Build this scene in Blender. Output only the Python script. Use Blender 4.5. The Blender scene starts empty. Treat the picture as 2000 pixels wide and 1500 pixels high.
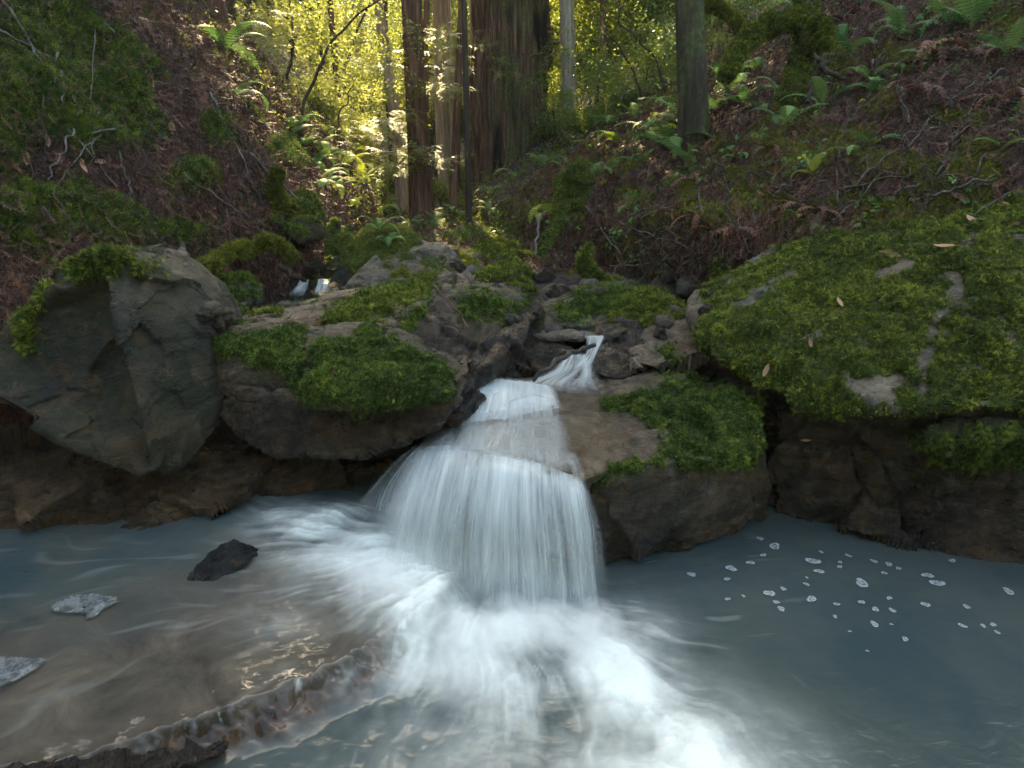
import bpy, bmesh, math, random
import numpy as np
from mathutils import Vector, Matrix
from mathutils.bvhtree import BVHTree

R = math.radians
rng = np.random.default_rng(7)
random.seed(7)
SC = bpy.context.scene
COL = SC.collection
PI = math.pi

# ------------------------------------------------------------------ camera
PITCH, F, CH = 17.0, 1300.0, 1.3
cam = bpy.data.objects.new('camera', bpy.data.cameras.new('camera'))
COL.objects.link(cam)
cam.location = (0, 0, CH)
cam.rotation_euler = (R(90 - PITCH), 0, 0)
cam.data.sensor_width = 36
cam.data.lens = 36 * F / 2000
cam.data.clip_start = 0.05
cam.data.clip_end = 600
SC.camera = cam

# ------------------------------------------------------------------ light
SUN_EL, SUN_AZ = 40.0, -8.0         # azimuth from +Y, negative = to the left
w = bpy.data.worlds.new('World'); SC.world = w; w.use_nodes = True
nt = w.node_tree
sky = nt.nodes.new('ShaderNodeTexSky'); sky.sky_type = 'NISHITA'; sky.sun_disc = False
sky.dust_density = 2.0; sky.ozone_density = 1.0; sky.sun_elevation = R(SUN_EL); sky.sun_rotation = R(SUN_AZ)
bg = nt.nodes['Background']; bg.inputs['Strength'].default_value = 0.14
nt.links.new(sky.outputs[0], bg.inputs[0])
sun = bpy.data.objects.new('sun', bpy.data.lights.new('sun', 'SUN')); COL.objects.link(sun)
sun.data.energy = 3.1; sun.data.angle = R(0.6); sun.data.color = (1.0, 0.86, 0.62)
sd = Vector((math.sin(R(SUN_AZ)) * math.cos(R(SUN_EL)), math.cos(R(SUN_AZ)) * math.cos(R(SUN_EL)), math.sin(R(SUN_EL))))
sun.rotation_euler = sd.to_track_quat('Z', 'Y').to_euler()
SC.view_settings.view_transform = 'Standard'; SC.view_settings.look = 'None'
SC.view_settings.exposure = 3.3; SC.view_settings.gamma = 1.0
SC.view_settings.use_curve_mapping = False
SC.view_settings.use_white_balance = True; SC.view_settings.white_balance_temperature = 8700; SC.view_settings.white_balance_tint = 4
SC.render.engine = 'CYCLES'
SC.cycles.use_denoising = True
SC.cycles.max_bounces = 7; SC.cycles.diffuse_bounces = 3; SC.cycles.glossy_bounces = 2
SC.cycles.volume_bounces = 6; SC.cycles.transmission_bounces = 3; SC.cycles.transparent_max_bounces = 12
SC.cycles.caustics_reflective = False; SC.cycles.caustics_refractive = False
SC.cycles.sample_clamp_indirect = 6.0
SC.cycles.use_adaptive_sampling = True

# ------------------------------------------------------------------ pixel <-> world
cp, sp = math.cos(R(PITCH)), math.sin(R(PITCH))
def ray(px, py):
    px = np.asarray(px, float); py = np.asarray(py, float)
    u = 750 - py
    return np.stack([px - 1000 + 0 * u, F * cp + u * sp + 0 * px, -F * sp + u * cp + 0 * px], -1)
def at(px, py, Y):
    d = ray(px, py); return np.array([0, 0, CH]) + d * (np.asarray(Y, float) / d[..., 1])[..., None]
def onz(px, py, z):
    d = ray(px, py); return np.array([0, 0, CH]) + d * ((z - CH) / d[..., 2])[..., None]
def proj(P):
    P = np.asarray(P, float); rel = P - np.array([0, 0, CH])
    f = rel[..., 1] * cp - rel[..., 2] * sp; u = rel[..., 1] * sp + rel[..., 2] * cp
    f = np.maximum(f, 0.02)
    return 1000 + F * rel[..., 0] / f, 750 - F * u / f

# ------------------------------------------------------------------ noise (numpy)
_g = np.random.default_rng(3).normal(size=(256, 3)); _g /= np.linalg.norm(_g, axis=1)[:, None]
def _h(ix, iy, iz, s):
    h = (ix.astype(np.int64) * 73856093) ^ (iy.astype(np.int64) * 19349663) ^ (iz.astype(np.int64) * 83492791) ^ (s * 2654435761 % 2**31)
    h = (h ^ (h >> 13)) * 1274126177 & 0x7fffffff
    return (h ^ (h >> 15)) & 0x7fffffff
def perlin(p, s=0):
    i = np.floor(p).astype(np.int64); f = p - i; u = f * f * f * (f * (f * 6 - 15) + 10)
    out = 0
    for dx in (0, 1):
        wx = u[:, 0] if dx else 1 - u[:, 0]
        for dy in (0, 1):
            wy = u[:, 1] if dy else 1 - u[:, 1]
            for dz in (0, 1):
                wz = u[:, 2] if dz else 1 - u[:, 2]
                g = _g[_h(i[:, 0] + dx, i[:, 1] + dy, i[:, 2] + dz, s) & 255]
                d = g[:, 0] * (f[:, 0] - dx) + g[:, 1] * (f[:, 1] - dy) + g[:, 2] * (f[:, 2] - dz)
                out = out + wx * wy * wz * d
    return out * 1.6
def fbm(p, sc, oc=4, s=0, gain=0.5):
    a, o, t = 1.0, 0, 0
    for k in range(oc):
        o = o + a * perlin(p * sc, s + k * 17); t += a; a *= gain; sc *= 2.03
    return o / t
def ridge(p, sc, oc=3, s=0):
    a, o, t = 1.0, 0, 0
    for k in range(oc):
        o = o + a * (1 - 2 * np.abs(perlin(p * sc, s + k * 13))); t += a; a *= .5; sc *= 2.1
    return o / t
def facets(p, sc, s=0):
    """tilted plane per Worley cell: angular chipped faces; also the distance to the cell border"""
    q = p * sc; i = np.floor(q).astype(np.int64)
    b1 = np.full(len(p), 9.); b2 = np.full(len(p), 9.); val = np.zeros(len(p))
    for dx in (-1, 0, 1):
        for dy in (-1, 0, 1):
            for dz in (-1, 0, 1):
                c = i + np.array([dx, dy, dz]); h = _h(c[:, 0], c[:, 1], c[:, 2], s)
                jit = np.stack([(h & 1023) / 1023., ((h >> 10) & 1023) / 1023., ((h >> 20) & 1023) / 1023.], 1)
                r = q - (c + jit); d = np.sum(r * r, 1); n = _g[(h >> 3) & 255]
                pl = np.sum(r * n, 1)
                m = d < b1
                b2 = np.where(m, b1, np.minimum(b2, d)); val = np.where(m, pl, val); b1 = np.where(m, d, b1)
    return val / sc, (np.sqrt(b2) - np.sqrt(b1))
def sstep(a, b, x):
    t = np.clip((x - a) / (b - a), 0, 1); return t * t * (3 - 2 * t)
def P2(x, y): return np.stack([x, y, 0 * x], 1)

# ------------------------------------------------------------------ object helpers
def tag(o, label=None, cat=None, group=None, kind=None):
    if label: o['label'] = label
    if cat: o['category'] = cat
    if group: o['group'] = group
    if kind: o['kind'] = kind
    return o
def new_mesh(name, verts, faces, mat=None, smooth=True, attrs=None):
    me = bpy.data.meshes.new(name)
    verts = np.asarray(verts, np.float32)
    if isinstance(faces, np.ndarray):
        n, k = faces.shape
        me.vertices.add(len(verts)); me.vertices.foreach_set('co', verts.ravel())
        me.loops.add(n * k); me.loops.foreach_set('vertex_index', faces.astype(np.int32).ravel())
        me.polygons.add(n); me.polygons.foreach_set('loop_start', np.arange(0, n * k, k, dtype=np.int32))
        me.update(calc_edges=True); me.validate()
    else:
        me.from_pydata([tuple(map(float, v)) for v in verts], [], faces)
    if smooth and len(me.polygons): me.polygons.foreach_set('use_smooth', np.ones(len(me.polygons), bool))
    for k, v in (attrs or {}).items():
        v = np.asarray(v, np.float32)
        if v.ndim == 1:
            a = me.attributes.new(k, 'FLOAT', 'POINT'); a.data.foreach_set('value', v)
        else:
            a = me.attributes.new(k, 'FLOAT_VECTOR', 'POINT'); a.data.foreach_set('vector', v.ravel())
    if mat: me.materials.append(mat)
    me.update()
    return me
def link(name, data, loc=(0, 0, 0), parent=None):
    o = bpy.data.objects.new(name, data); COL.objects.link(o); o.location = tuple(map(float, loc))
    if parent: o.parent = parent
    return o
def read_mesh(me):
    v = np.empty(len(me.vertices) * 3, np.float32); me.vertices.foreach_get('co', v); v = v.reshape(-1, 3).astype(float)
    me.calc_loop_triangles()
    t = np.empty(len(me.loop_triangles) * 3, np.int32); me.loop_triangles.foreach_get('vertices', t)
    return v, t.reshape(-1, 3)
def vnormals(v, t):
    fn = np.cross(v[t[:, 1]] - v[t[:, 0]], v[t[:, 2]] - v[t[:, 0]])
    n = np.zeros_like(v)
    for k in range(3): np.add.at(n, t[:, k], fn)
    return n / np.maximum(np.linalg.norm(n, axis=1), 1e-12)[:, None]
def grid_faces(nu, nv):
    i = np.arange(nu - 1)[:, None] * nv + np.arange(nv - 1)[None]
    return np.stack([i, i + nv, i + nv + 1, i + 1], -1).reshape(-1, 4)

def euler_from(zdir, spin):
    z = zdir / np.maximum(np.linalg.norm(zdir, axis=1), 1e-9)[:, None]
    a = np.where(np.abs(z[:, 2:3]) < 0.95, np.array([[0, 0, 1.]]), np.array([[1., 0, 0]]))
    x = np.cross(a, z); x /= np.linalg.norm(x, axis=1)[:, None]; y = np.cross(z, x)
    c, s = np.cos(spin)[:, None], np.sin(spin)[:, None]
    X = x * c + y * s; Y = -x * s + y * c
    return np.stack([np.arctan2(Y[:, 2], z[:, 2]), -np.arcsin(np.clip(X[:, 2], -1, 1)), np.arctan2(X[:, 1], X[:, 0])], 1)

_groups = {}
def proto_coll(key, meshes):
    c = bpy.data.collections.new(key)
    for k, me in enumerate(meshes):
        c.objects.link(bpy.data.objects.new('%s_%02d' % (key, k), me))
    g = bpy.data.node_groups.new(key, 'GeometryNodeTree')
    g.interface.new_socket('Geometry', in_out='INPUT', socket_type='NodeSocketGeometry')
    g.interface.new_socket('Geometry', in_out='OUTPUT', socket_type='NodeSocketGeometry')
    N = g.nodes; gi = N.new('NodeGroupInput'); go = N.new('NodeGroupOutput')
    ci = N.new('GeometryNodeCollectionInfo'); ci.inputs['Collection'].default_value = c
    ci.inputs['Separate Children'].default_value = True; ci.inputs['Reset Children'].default_value = True
    ip = N.new('GeometryNodeInstanceOnPoints'); ip.inputs['Pick Instance'].default_value = True
    def na(nm, ty):
        n = N.new('GeometryNodeInputNamedAttribute'); n.data_type = ty; n.inputs['Name'].default_value = nm; return n.outputs['Attribute']
    L = g.links
    L.new(gi.outputs[0], ip.inputs['Points']); L.new(ci.outputs[0], ip.inputs['Instance'])
    L.new(na('idx', 'INT'), ip.inputs['Instance Index'])
    L.new(na('rot', 'FLOAT_VECTOR'), ip.inputs['Rotation']); L.new(na('scl', 'FLOAT'), ip.inputs['Scale'])
    L.new(ip.outputs[0], go.inputs[0])
    _groups[key] = (g, len(meshes))
def scatter(name, key, pts, zdir, scl, loc=(0, 0, 0), parent=None, spin=None, kind='stuff'):
    g, nm = _groups[key]
    n = len(pts); pts = np.asarray(pts) - np.asarray(loc)[None]
    me = bpy.data.meshes.new(name)
    me.vertices.add(n); me.vertices.foreach_set('co', pts.astype(np.float32).ravel())
    rot = euler_from(zdir, rng.uniform(0, 2 * PI, n) if spin is None else spin)
    a = me.attributes.new('rot', 'FLOAT_VECTOR', 'POINT'); a.data.foreach_set('vector', rot.astype(np.float32).ravel())
    a = me.attributes.new('scl', 'FLOAT', 'POINT'); a.data.foreach_set('value', np.broadcast_to(scl, (n,)).astype(np.float32))
    a = me.attributes.new('idx', 'INT', 'POINT'); a.data.foreach_set('value', rng.integers(0, nm, n).astype(np.int32))
    me.update()
    o = link(name, me, loc if parent is None else (0, 0, 0), parent)
    m = o.modifiers.new('instances', 'NODES'); m.node_group = g
    if kind: o['kind'] = kind
    return o
def sample(v, t, wgt, n):
    """n random points on triangles t, weighted by area * vertex weight"""
    e = np.cross(v[t[:, 1]] - v[t[:, 0]], v[t[:, 2]] - v[t[:, 0]])
    a = np.linalg.norm(e, axis=1); nn = e / np.maximum(a, 1e-12)[:, None]
    pw = a * wgt[t].mean(1); pw = pw / pw.sum()
    f = rng.choice(len(t), n, p=pw); r1, r2 = rng.random(n), rng.random(n); s = np.sqrt(r1)
    b = np.stack([1 - s, s * (1 - r2), s * r2], 1)
    return np.einsum('nk,nkd->nd', b, v[t[f]]), nn[f]
def area(v, t, wgt):
    a = .5 * np.linalg.norm(np.cross(v[t[:, 1]] - v[t[:, 0]], v[t[:, 2]] - v[t[:, 0]]), axis=1)
    return float((a * wgt[t].mean(1)).sum())

# ------------------------------------------------------------------ materials
class NT:
    def __init__(s, name):
        s.m = bpy.data.materials.new(name); s.m.use_nodes = True; s.t = s.m.node_tree; s.t.nodes.clear()
        s.out = s.n('ShaderNodeOutputMaterial')
    def n(s, ty, **kw):
        nd = s.t.nodes.new(ty)
        for k, v in kw.items(): setattr(nd, k, v)
        return nd
    def set(s, sock, v):
        if hasattr(v, 'is_output') or isinstance(v, bpy.types.NodeSocket): s.t.links.new(v, sock)
        elif isinstance(v, tuple) and len(v) == 3 and sock.type == 'RGBA': sock.default_value = (*v, 1)
        else: sock.default_value = v
    def attr(s, nm): return s.n('ShaderNodeAttribute', attribute_name=nm).outputs['Fac']
    def obj(s): return s.n('ShaderNodeTexCoord').outputs['Object']
    def mapping(s, vec, scale=(1, 1, 1), rot=(0, 0, 0)):
        m = s.n('ShaderNodeMapping'); s.set(m.inputs['Vector'], vec); m.inputs['Scale'].default_value = scale
        m.inputs['Rotation'].default_value = rot; return m.outputs[0]
    def noise(s, vec, scale, detail=4, rough=.55, dist=0):
        n = s.n('ShaderNodeTexNoise'); s.set(n.inputs['Vector'], vec); n.inputs['Scale'].default_value = scale
        n.inputs['Detail'].default_value = detail; n.inputs['Roughness'].default_value = rough; n.inputs['Distortion'].default_value = dist
        return n.outputs['Fac']
    def ramp(s, fac, stops):
        r = s.n('ShaderNodeValToRGB'); s.set(r.inputs[0], fac); e = r.color_ramp.elements
        while len(e) < len(stops): e.new(0.5)
        for i, (p, c) in enumerate(stops):
            e[i].position = p; e[i].color = (*c, 1) if isinstance(c, tuple) else (c, c, c, 1)
        return r.outputs[0]
    def mix(s, f, a, b, blend='MIX'):
        m = s.n('ShaderNodeMix', data_type='RGBA', blend_type=blend)
        s.set(m.inputs[0], f); s.set(m.inputs[6], a); s.set(m.inputs[7], b); return m.outputs[2]
    def math(s, op, a, b=0.0, c=None, clamp=False):
        m = s.n('ShaderNodeMath', operation=op, use_clamp=clamp); s.set(m.inputs[0], a); s.set(m.inputs[1], b)
        if c is not None: s.set(m.inputs[2], c)
        return m.outputs[0]
    def bump(s, h, strength, dist=.01, normal=None):
        b = s.n('ShaderNodeBump'); b.inputs['Strength'].default_value = strength; b.inputs['Distance'].default_value = dist
        s.set(b.inputs['Height'], h)
        if normal is not None: s.set(b.inputs['Normal'], normal)
        return b.outputs[0]
    def pbr(s, col, rough=.8, normal=None, spec=.5, **kw):
        p = s.n('ShaderNodeBsdfPrincipled'); s.set(p.inputs['Base Color'], col); s.set(p.inputs['Roughness'], rough)
        s.set(p.inputs['Specular IOR Level'], spec)
        if normal is not None: s.set(p.inputs['Normal'], normal)
        for k, v in kw.items(): s.set(p.inputs[k], v)
        return p.outputs[0]
    def fin(s, sh):
        s.t.links.new(sh, s.out.inputs[0]); return s.m

def leaf_mat(name, c1, c2, c3, trans=.45, rough=.6, tcol=None, patch=0):
    m = NT(name)
    oi = m.n('ShaderNodeObjectInfo'); rnd = oi.outputs['Random']
    if patch:
        pn = m.noise(oi.outputs['Location'], patch * .35, 5, .8)
        rnd = m.math('ADD', m.math('MULTIPLY', rnd, .75), m.math('MULTIPLY', m.math('SUBTRACT', pn, .38), 1.4), clamp=True)
    col = m.ramp(rnd, [(0, c1), (.55, c2), (1, c3)])
    d = m.pbr(col, rough, spec=.3)
    t = m.n('ShaderNodeBsdfTranslucent')
    m.set(t.inputs[0], m.mix(.6, col, tcol) if tcol else col)
    mx = m.n('ShaderNodeMixShader'); mx.inputs[0].default_value = trans
    m.t.links.new(d, mx.inputs[1]); m.t.links.new(t.outputs[0], mx.inputs[2])
    return m.fin(mx.outputs[0])

def rock_mat(name, dark, mid, light, wet=.3, green=.3, strata=(2.6, 2.6, 6.5)):
    m = NT(name); o = m.obj()
    st = m.mapping(o, strata, (R(20), R(-25), 0))
    n1 = m.noise(o, 3.5, 6, .6, .6); n2 = m.noise(st, 2.0, 5, .6, 1.2); n3 = m.noise(o, 26, 5, .7)
    f = m.math('ADD', m.math('MULTIPLY', n1, .55), m.math('MULTIPLY', n2, .45))
    col = m.ramp(f, [(.33, dark), (.5, mid), (.68, light)])
    col = m.mix(m.ramp(n3, [(.42, 0), (.62, .8)]), col, m.mix(1, col, (.32, .30, .28), 'MULTIPLY'))
    col = m.mix(m.ramp(m.noise(o, 70, 4, .7), [(.56, 0), (.68, .35)]), col, light)
    # rusty stains and pale lichen, both with shapes of their own
    col = m.mix(m.ramp(m.noise(o, 5.5, 4, .6, 1.5), [(.52, 0), (.68, .7)]), col, (.15, .080, .034))
    col = m.mix(m.ramp(m.noise(m.mapping(o, (1, 1, 1), (1, 2, 3)), 7, 6, .7, .5), [(.60, 0), (.66, .35)]), col, (.25, .25, .22))
    # film of algae / thin moss
    gm = m.math('MULTIPLY', m.ramp(m.noise(o, 9, 6, .7), [(.4, 0), (.62, 1)]), m.math('ADD', m.attr('moss'), green, clamp=True), clamp=True)
    col = m.mix(m.math('MULTIPLY', gm, .85), col, m.mix(n3, (.022, .035, .010), (.07, .085, .022)))
    wt = m.math('ADD', m.attr('wet'), wet, clamp=True)
    col = m.mix(m.math('MULTIPLY', wt, .75), col, m.mix(1, col, (.42, .42, .45), 'MULTIPLY'))
    # crack lines
    v = m.n('ShaderNodeTexVoronoi', feature='DISTANCE_TO_EDGE'); m.set(v.inputs['Vector'], m.mapping(st, (.6, .6, .6)))
    v.inputs['Scale'].default_value = 1.2
    m2 = m.n('ShaderNodeTexVoronoi', feature='DISTANCE_TO_EDGE'); m.set(m2.inputs['Vector'], m.mix(.12, o, m.n('ShaderNodeTexNoise').outputs['Color'])); m2.inputs['Scale'].default_value = 5.5
    crk = m.math('MULTIPLY', m.ramp(m2.outputs['Distance'], [(0, 1), (.018, 0)]), m.ramp(m.noise(o, 4, 3), [(.54, 0), (.64, 1)]))
    col = m.mix(m.math('MULTIPLY', crk, .15 if 'olive' in name else .5), col, (.008, .007, .006))
    rough = m.math('SUBTRACT', m.math('ADD', .80, m.math('MULTIPLY', n3, .25)), m.math('MULTIPLY', wt, m.math('ADD', .42, m.math('MULTIPLY', m.noise(o, 12, 4, .7), .45))), clamp=True)
    h = m.math('ADD', m.math('MULTIPLY', m.noise(st, 8, 9, .75, .3), .9), m.math('MULTIPLY', m.noise(o, 45, 6, .8), .45))
    h = m.math('SUBTRACT', h, m.math('MULTIPLY', crk, .05 if 'olive' in name else .4))
    h = m.math('ADD', h, m.math('MULTIPLY', m.ramp(v.outputs['Distance'], [(0, 0), (.06, 1)]), .25))
    h = m.math('ADD', h, m.math('MULTIPLY', m.ramp(m.noise(o, 130, 3, .8), [(.35, 0), (.6, 1)]), .10))
    nrm = m.bump(h, 1.0, .035)
    return m.fin(m.pbr(col, rough, nrm, spec=.5))

M = {}
M['rock_grey'] = rock_mat('rock_grey', (.028, .022, .016), (.125, .100, .070), (.34, .27, .19), .15, .05)
M['rock_brown'] = rock_mat('rock_brown', (.013, .009, .006), (.078, .050, .028), (.28, .185, .105), .45, .14)
M['rock_wall'] = rock_mat('rock_wall', (.012, .008, .006), (.066, .043, .025), (.25, .16, .09), .70, .10, (2.6, 2.6, 8))
M['rock_rust'] = rock_mat('rock_rust', (.028, .018, .010), (.12, .070, .034), (.32, .18, .08), .75, .06, (2.6, 2.6, 9))
M['rock_wet'] = rock_mat('rock_wet', (.009, .007, .006), (.036, .024, .015), (.13, .075, .038), .85, .05, (2.6, 2.6, 8))
M['rock_olive'] = rock_mat('rock_olive', (.008, .008, .005), (.036, .030, .015), (.13, .10, .050), .50, .42)
M['rock_black'] = rock_mat('rock_black', (.008, .010, .012), (.02, .024, .028), (.05, .055, .06), 1.0, .0)
M['rock_slab'] = rock_mat('rock_slab', (.045, .032, .020), (.19, .135, .082), (.42, .32, .21), .45, .0)

def soil_mat():
    m = NT('soil'); o = m.obj()
    n = m.noise(o, 14, 6, .7, .5); n2 = m.noise(o, 2.2, 4, .6)
    c = m.ramp(n, [(.3, (.010, .007, .006)), (.55, (.035, .022, .018)), (.75, (.075, .042, .030))])
    g = m.ramp(m.noise(o, 30, 5, .7), [(.3, (.012, .022, .006)), (.7, (.06, .085, .018))])
    c = m.mix(m.attr('moss'), c, g)
    nr = m.bump(m.math('ADD', m.noise(o, 40, 6, .75), m.math('MULTIPLY', n, 1.2)), .9, .03)
    return m.fin(m.pbr(c, .85, nr, spec=.3))
M['soil'] = soil_mat()
def moss_mat_mat():
    m = NT('moss_mat'); o = m.obj()
    c = m.ramp(m.noise(o, 55, 5, .75), [(.3, (.012, .018, .005)), (.55, (.040, .055, .012)), (.75, (.10, .12, .03))])
    nr = m.bump(m.noise(o, 150, 5, .8), .9, .012)
    return m.fin(m.pbr(c, .95, nr, spec=.15))
M['moss_mat'] = moss_mat_mat()
M['moss_bright'] = leaf_mat('moss_bright', (.010, .018, .004), (.060, .088, .014), (.34, .36, .05), .35, .7, None, 14)
M['moss_dark'] = leaf_mat('moss_dark', (.011, .022, .007), (.045, .085, .018), (.24, .29, .045), .35, .7, None, 16)
M['moss_olive'] = leaf_mat('moss_olive', (.026, .036, .007), (.11, .125, .018), (.30, .28, .04), .35, .7, None, 6)
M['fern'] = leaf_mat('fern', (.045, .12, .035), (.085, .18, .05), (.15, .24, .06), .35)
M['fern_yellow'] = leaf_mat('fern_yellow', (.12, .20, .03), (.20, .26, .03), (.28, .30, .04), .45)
M['fern_dead'] = leaf_mat('fern_dead', (.050, .018, .010), (.105, .036, .018), (.17, .075, .038), .3)
M['litter'] = leaf_mat('litter', (.010, .006, .005), (.052, .023, .016), (.20, .105, .070), .1, .6, None, 3)
M['litter_rust'] = leaf_mat('litter_rust', (.04, .013, .008), (.11, .035, .015), (.24, .10, .045), .2, .6)
M['leaf_fallen'] = leaf_mat('leaf_fallen', (.13, .055, .028), (.22, .11, .055), (.32, .18, .10), .2, .5)
M['leaf_green'] = leaf_mat('leaf_green', (.035, .085, .02), (.07, .13, .028), (.12, .18, .035), .5, .5, (.28, .30, .03))
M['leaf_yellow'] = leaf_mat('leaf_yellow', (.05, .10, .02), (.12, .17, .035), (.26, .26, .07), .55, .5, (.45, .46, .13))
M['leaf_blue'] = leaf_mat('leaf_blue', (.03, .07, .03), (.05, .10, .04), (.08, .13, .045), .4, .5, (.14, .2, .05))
M['needle'] = leaf_mat('needle', (.07, .11, .03), (.13, .17, .04), (.22, .24, .06), .4, .5, (.25, .25, .03))

def bark_mat(name, dark, mid, light, green=0.0):
    m = NT(name); o = m.obj()
    st = m.mapping(o, (9, 9, .8))
    n = m.noise(st, 2.2, 8, .7, .4); n2 = m.noise(o, 1.3, 4, .6)
    c = m.ramp(n, [(.28, dark), (.5, mid), (.72, light)])
    g = m.math('MULTIPLY', m.ramp(m.noise(m.mapping(o, (2.4, 2.4, 1.1)), 2, 5, .7), [(.42, 0), (.6, 1)]), m.math('ADD', m.attr('moss'), green, clamp=True), clamp=True)
    c = m.mix(m.math('MULTIPLY', g, .85), c, m.ramp(m.noise(o, 22, 5), [(.35, (.03, .045, .012)), (.7, (.13, .15, .05))]))
    c = m.mix(m.attr('char'), c, (.010, .009, .009))
    nr = m.bump(n, .9, .06)
    return m.fin(m.pbr(c, .9, nr, spec=.2))
M['bark_red'] = bark_mat('bark_red', (.030, .015, .010), (.11, .055, .035), (.26, .14, .09), .0)
M['bark_giant'] = bark_mat('bark_giant', (.010, .007, .006), (.080, .042, .029), (.25, .15, .105), .10)
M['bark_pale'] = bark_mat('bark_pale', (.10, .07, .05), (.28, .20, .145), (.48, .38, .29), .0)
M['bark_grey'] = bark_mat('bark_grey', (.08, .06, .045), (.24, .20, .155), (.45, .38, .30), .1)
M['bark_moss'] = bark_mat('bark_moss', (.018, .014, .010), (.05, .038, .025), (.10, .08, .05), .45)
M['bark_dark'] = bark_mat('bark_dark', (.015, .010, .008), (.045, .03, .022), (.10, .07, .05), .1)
M['wood_grey'] = bark_mat('wood_grey', (.05, .045, .045), (.13, .115, .105), (.26, .23, .21), .0)

# ------------------------------------------------------------------ prototypes for the scattered stuff
def ribbon(vs, fs, base, d, side, L, wd, droop, n=3, taper=1.0):
    b = len(vs); d = np.array(d, float); p = np.array(base, float)
    for k in range(n + 1):
        t = k / n; ww = wd * (1 - t) ** taper if k < n else 0
        if k < n: vs += [p - side * ww, p + side * ww]
        else: vs.append(p.copy())
        d = d + np.array([0, 0, -droop / n]); d /= np.linalg.norm(d); p = p + d * L / n
    for k in range(n - 1): fs.append((b + 2 * k, b + 2 * k + 1, b + 2 * k + 3, b + 2 * k + 2))
    fs.append((b + 2 * n - 2, b + 2 * n - 1, b + 2 * n))
def moss_clump(seed, n=6, L=1.0, wd=.11, spread=.9, feather=True):
    r = np.random.default_rng(seed); vs, fs = [], []
    for k in range(n):
        a = r.uniform(0, 2 * PI); tl = r.uniform(.2, spread)
        d = np.array([math.cos(a) * tl, math.sin(a) * tl, 1.0]); d /= np.linalg.norm(d)
        side = np.cross(d, [0, 0, 1.]); side /= np.linalg.norm(side) + 1e-9
        base = np.array([r.normal(0, .12), r.normal(0, .12), -.25])
        l = L * r.uniform(.6, 1.15)
        ribbon(vs, fs, base, d, side, l, wd * .45, .7, 2)
        if feather:
            for q in (0.35, .6, .85):
                for sg in (-1, 1):
                    bb = base + d * l * q + np.array([0, 0, -.12 * q * q]); dd = d * .8 + side * sg * .9 + np.array([0, 0, -.3]); dd /= np.linalg.norm(dd)
                    s2 = np.cross(dd, d); s2 /= np.linalg.norm(s2) + 1e-9; s2 = side * -.3 * sg + d * .7; s2 /= np.linalg.norm(s2)
                    vs += [bb - s2 * wd * .4, bb + s2 * wd * .4, bb + dd * l * .33 * (1.15 - q)]; i = len(vs); fs.append((i - 3, i - 2, i - 1))
    return vs, fs
for key, mk in (('moss_bright', 'moss_bright'), ('moss_dark', 'moss_dark'), ('moss_olive', 'moss_olive')):
    proto_coll(key, [new_mesh(key, *moss_clump(50 + i, 5), M[mk], False) for i in range(5)])

def twig_mesh(seed, mat):
    r = np.random.default_rng(seed); vs, fs = [], []; p = np.array([-.5, 0, 0]); d = np.array([1., 0, 0]); n = 5
    for k in range(n + 1):
        w_ = .022 * (1 - .6 * k / n)
        for q in range(3): vs.append(p + w_ * np.array([0, math.cos(q * 2.1), math.sin(q * 2.1)]))
        d = d + r.normal(0, .22, 3) * np.array([0, 1, .6]); d /= np.linalg.norm(d); p = p + d / n
    for k in range(n):
        for q in range(3): fs.append((3 * k + q, 3 * k + (q + 1) % 3, 3 * k + 3 + (q + 1) % 3, 3 * k + 3 + q))
    return new_mesh('twig', vs, fs, mat, True)
def sprig_mesh(seed, mat, n=9):
    r = np.random.default_rng(seed); vs, fs = [], []; c = r.uniform(-.5, .5)
    for k in range(n):
        t = k / n - .5; p = np.array([t, c * t * t, .15 * t * t]); p2 = p + np.array([1 / n, 0, 0])
        vs += [p + np.array([0, -.012, 0]), p + np.array([0, .012, 0]), p2]; i = len(vs); fs.append((i - 3, i - 2, i - 1))
        for sg in (-1, 1):
            l = .17 * (1 - abs(t) * .8) * r.uniform(.7, 1.1)
            vs += [p + np.array([-.02, 0, 0]), p + np.array([.02, 0, 0]), p + np.array([.12, sg * l, r.uniform(-.05, .1)])]; i = len(vs); fs.append((i - 3, i - 2, i - 1))
    return new_mesh('sprig', vs, fs, mat, False)
def leaf_mesh(seed, mat, wd=.2, curl=.25):
    r = np.random.default_rng(seed); vs, fs = [], []; ts = np.linspace(0, 1, 7)
    for t in ts:
        w_ = wd * math.sin(PI * min(1, t * .97 + .02)) ** .8; z = curl * (t - .5) ** 2 * r.uniform(.8, 1.2)
        vs += [np.array([t - .5, -w_, z + w_ * .4]), np.array([t - .5, 0, z]), np.array([t - .5, w_, z + w_ * .4])]
    for k in range(6):
        a = 3 * k; fs += [(a, a + 1, a + 4, a + 3), (a + 1, a + 2, a + 5, a + 4)]
    return new_mesh('leaf', vs, fs, mat, True)
proto_coll('litter', [twig_mesh(i, M['litter']) for i in range(3)] + [sprig_mesh(i, M['litter']) for i in range(3)]
           + [sprig_mesh(9, M['litter_rust']), twig_mesh(14, M['wood_grey']), twig_mesh(15, M['litter_rust']), sprig_mesh(10, M['litter'])])
proto_coll('litter_leaf', [leaf_mesh(i, M['litter_rust'], .17, .6) for i in range(3)] + [leaf_mesh(5, M['leaf_fallen'], .15, .4)])

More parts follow.
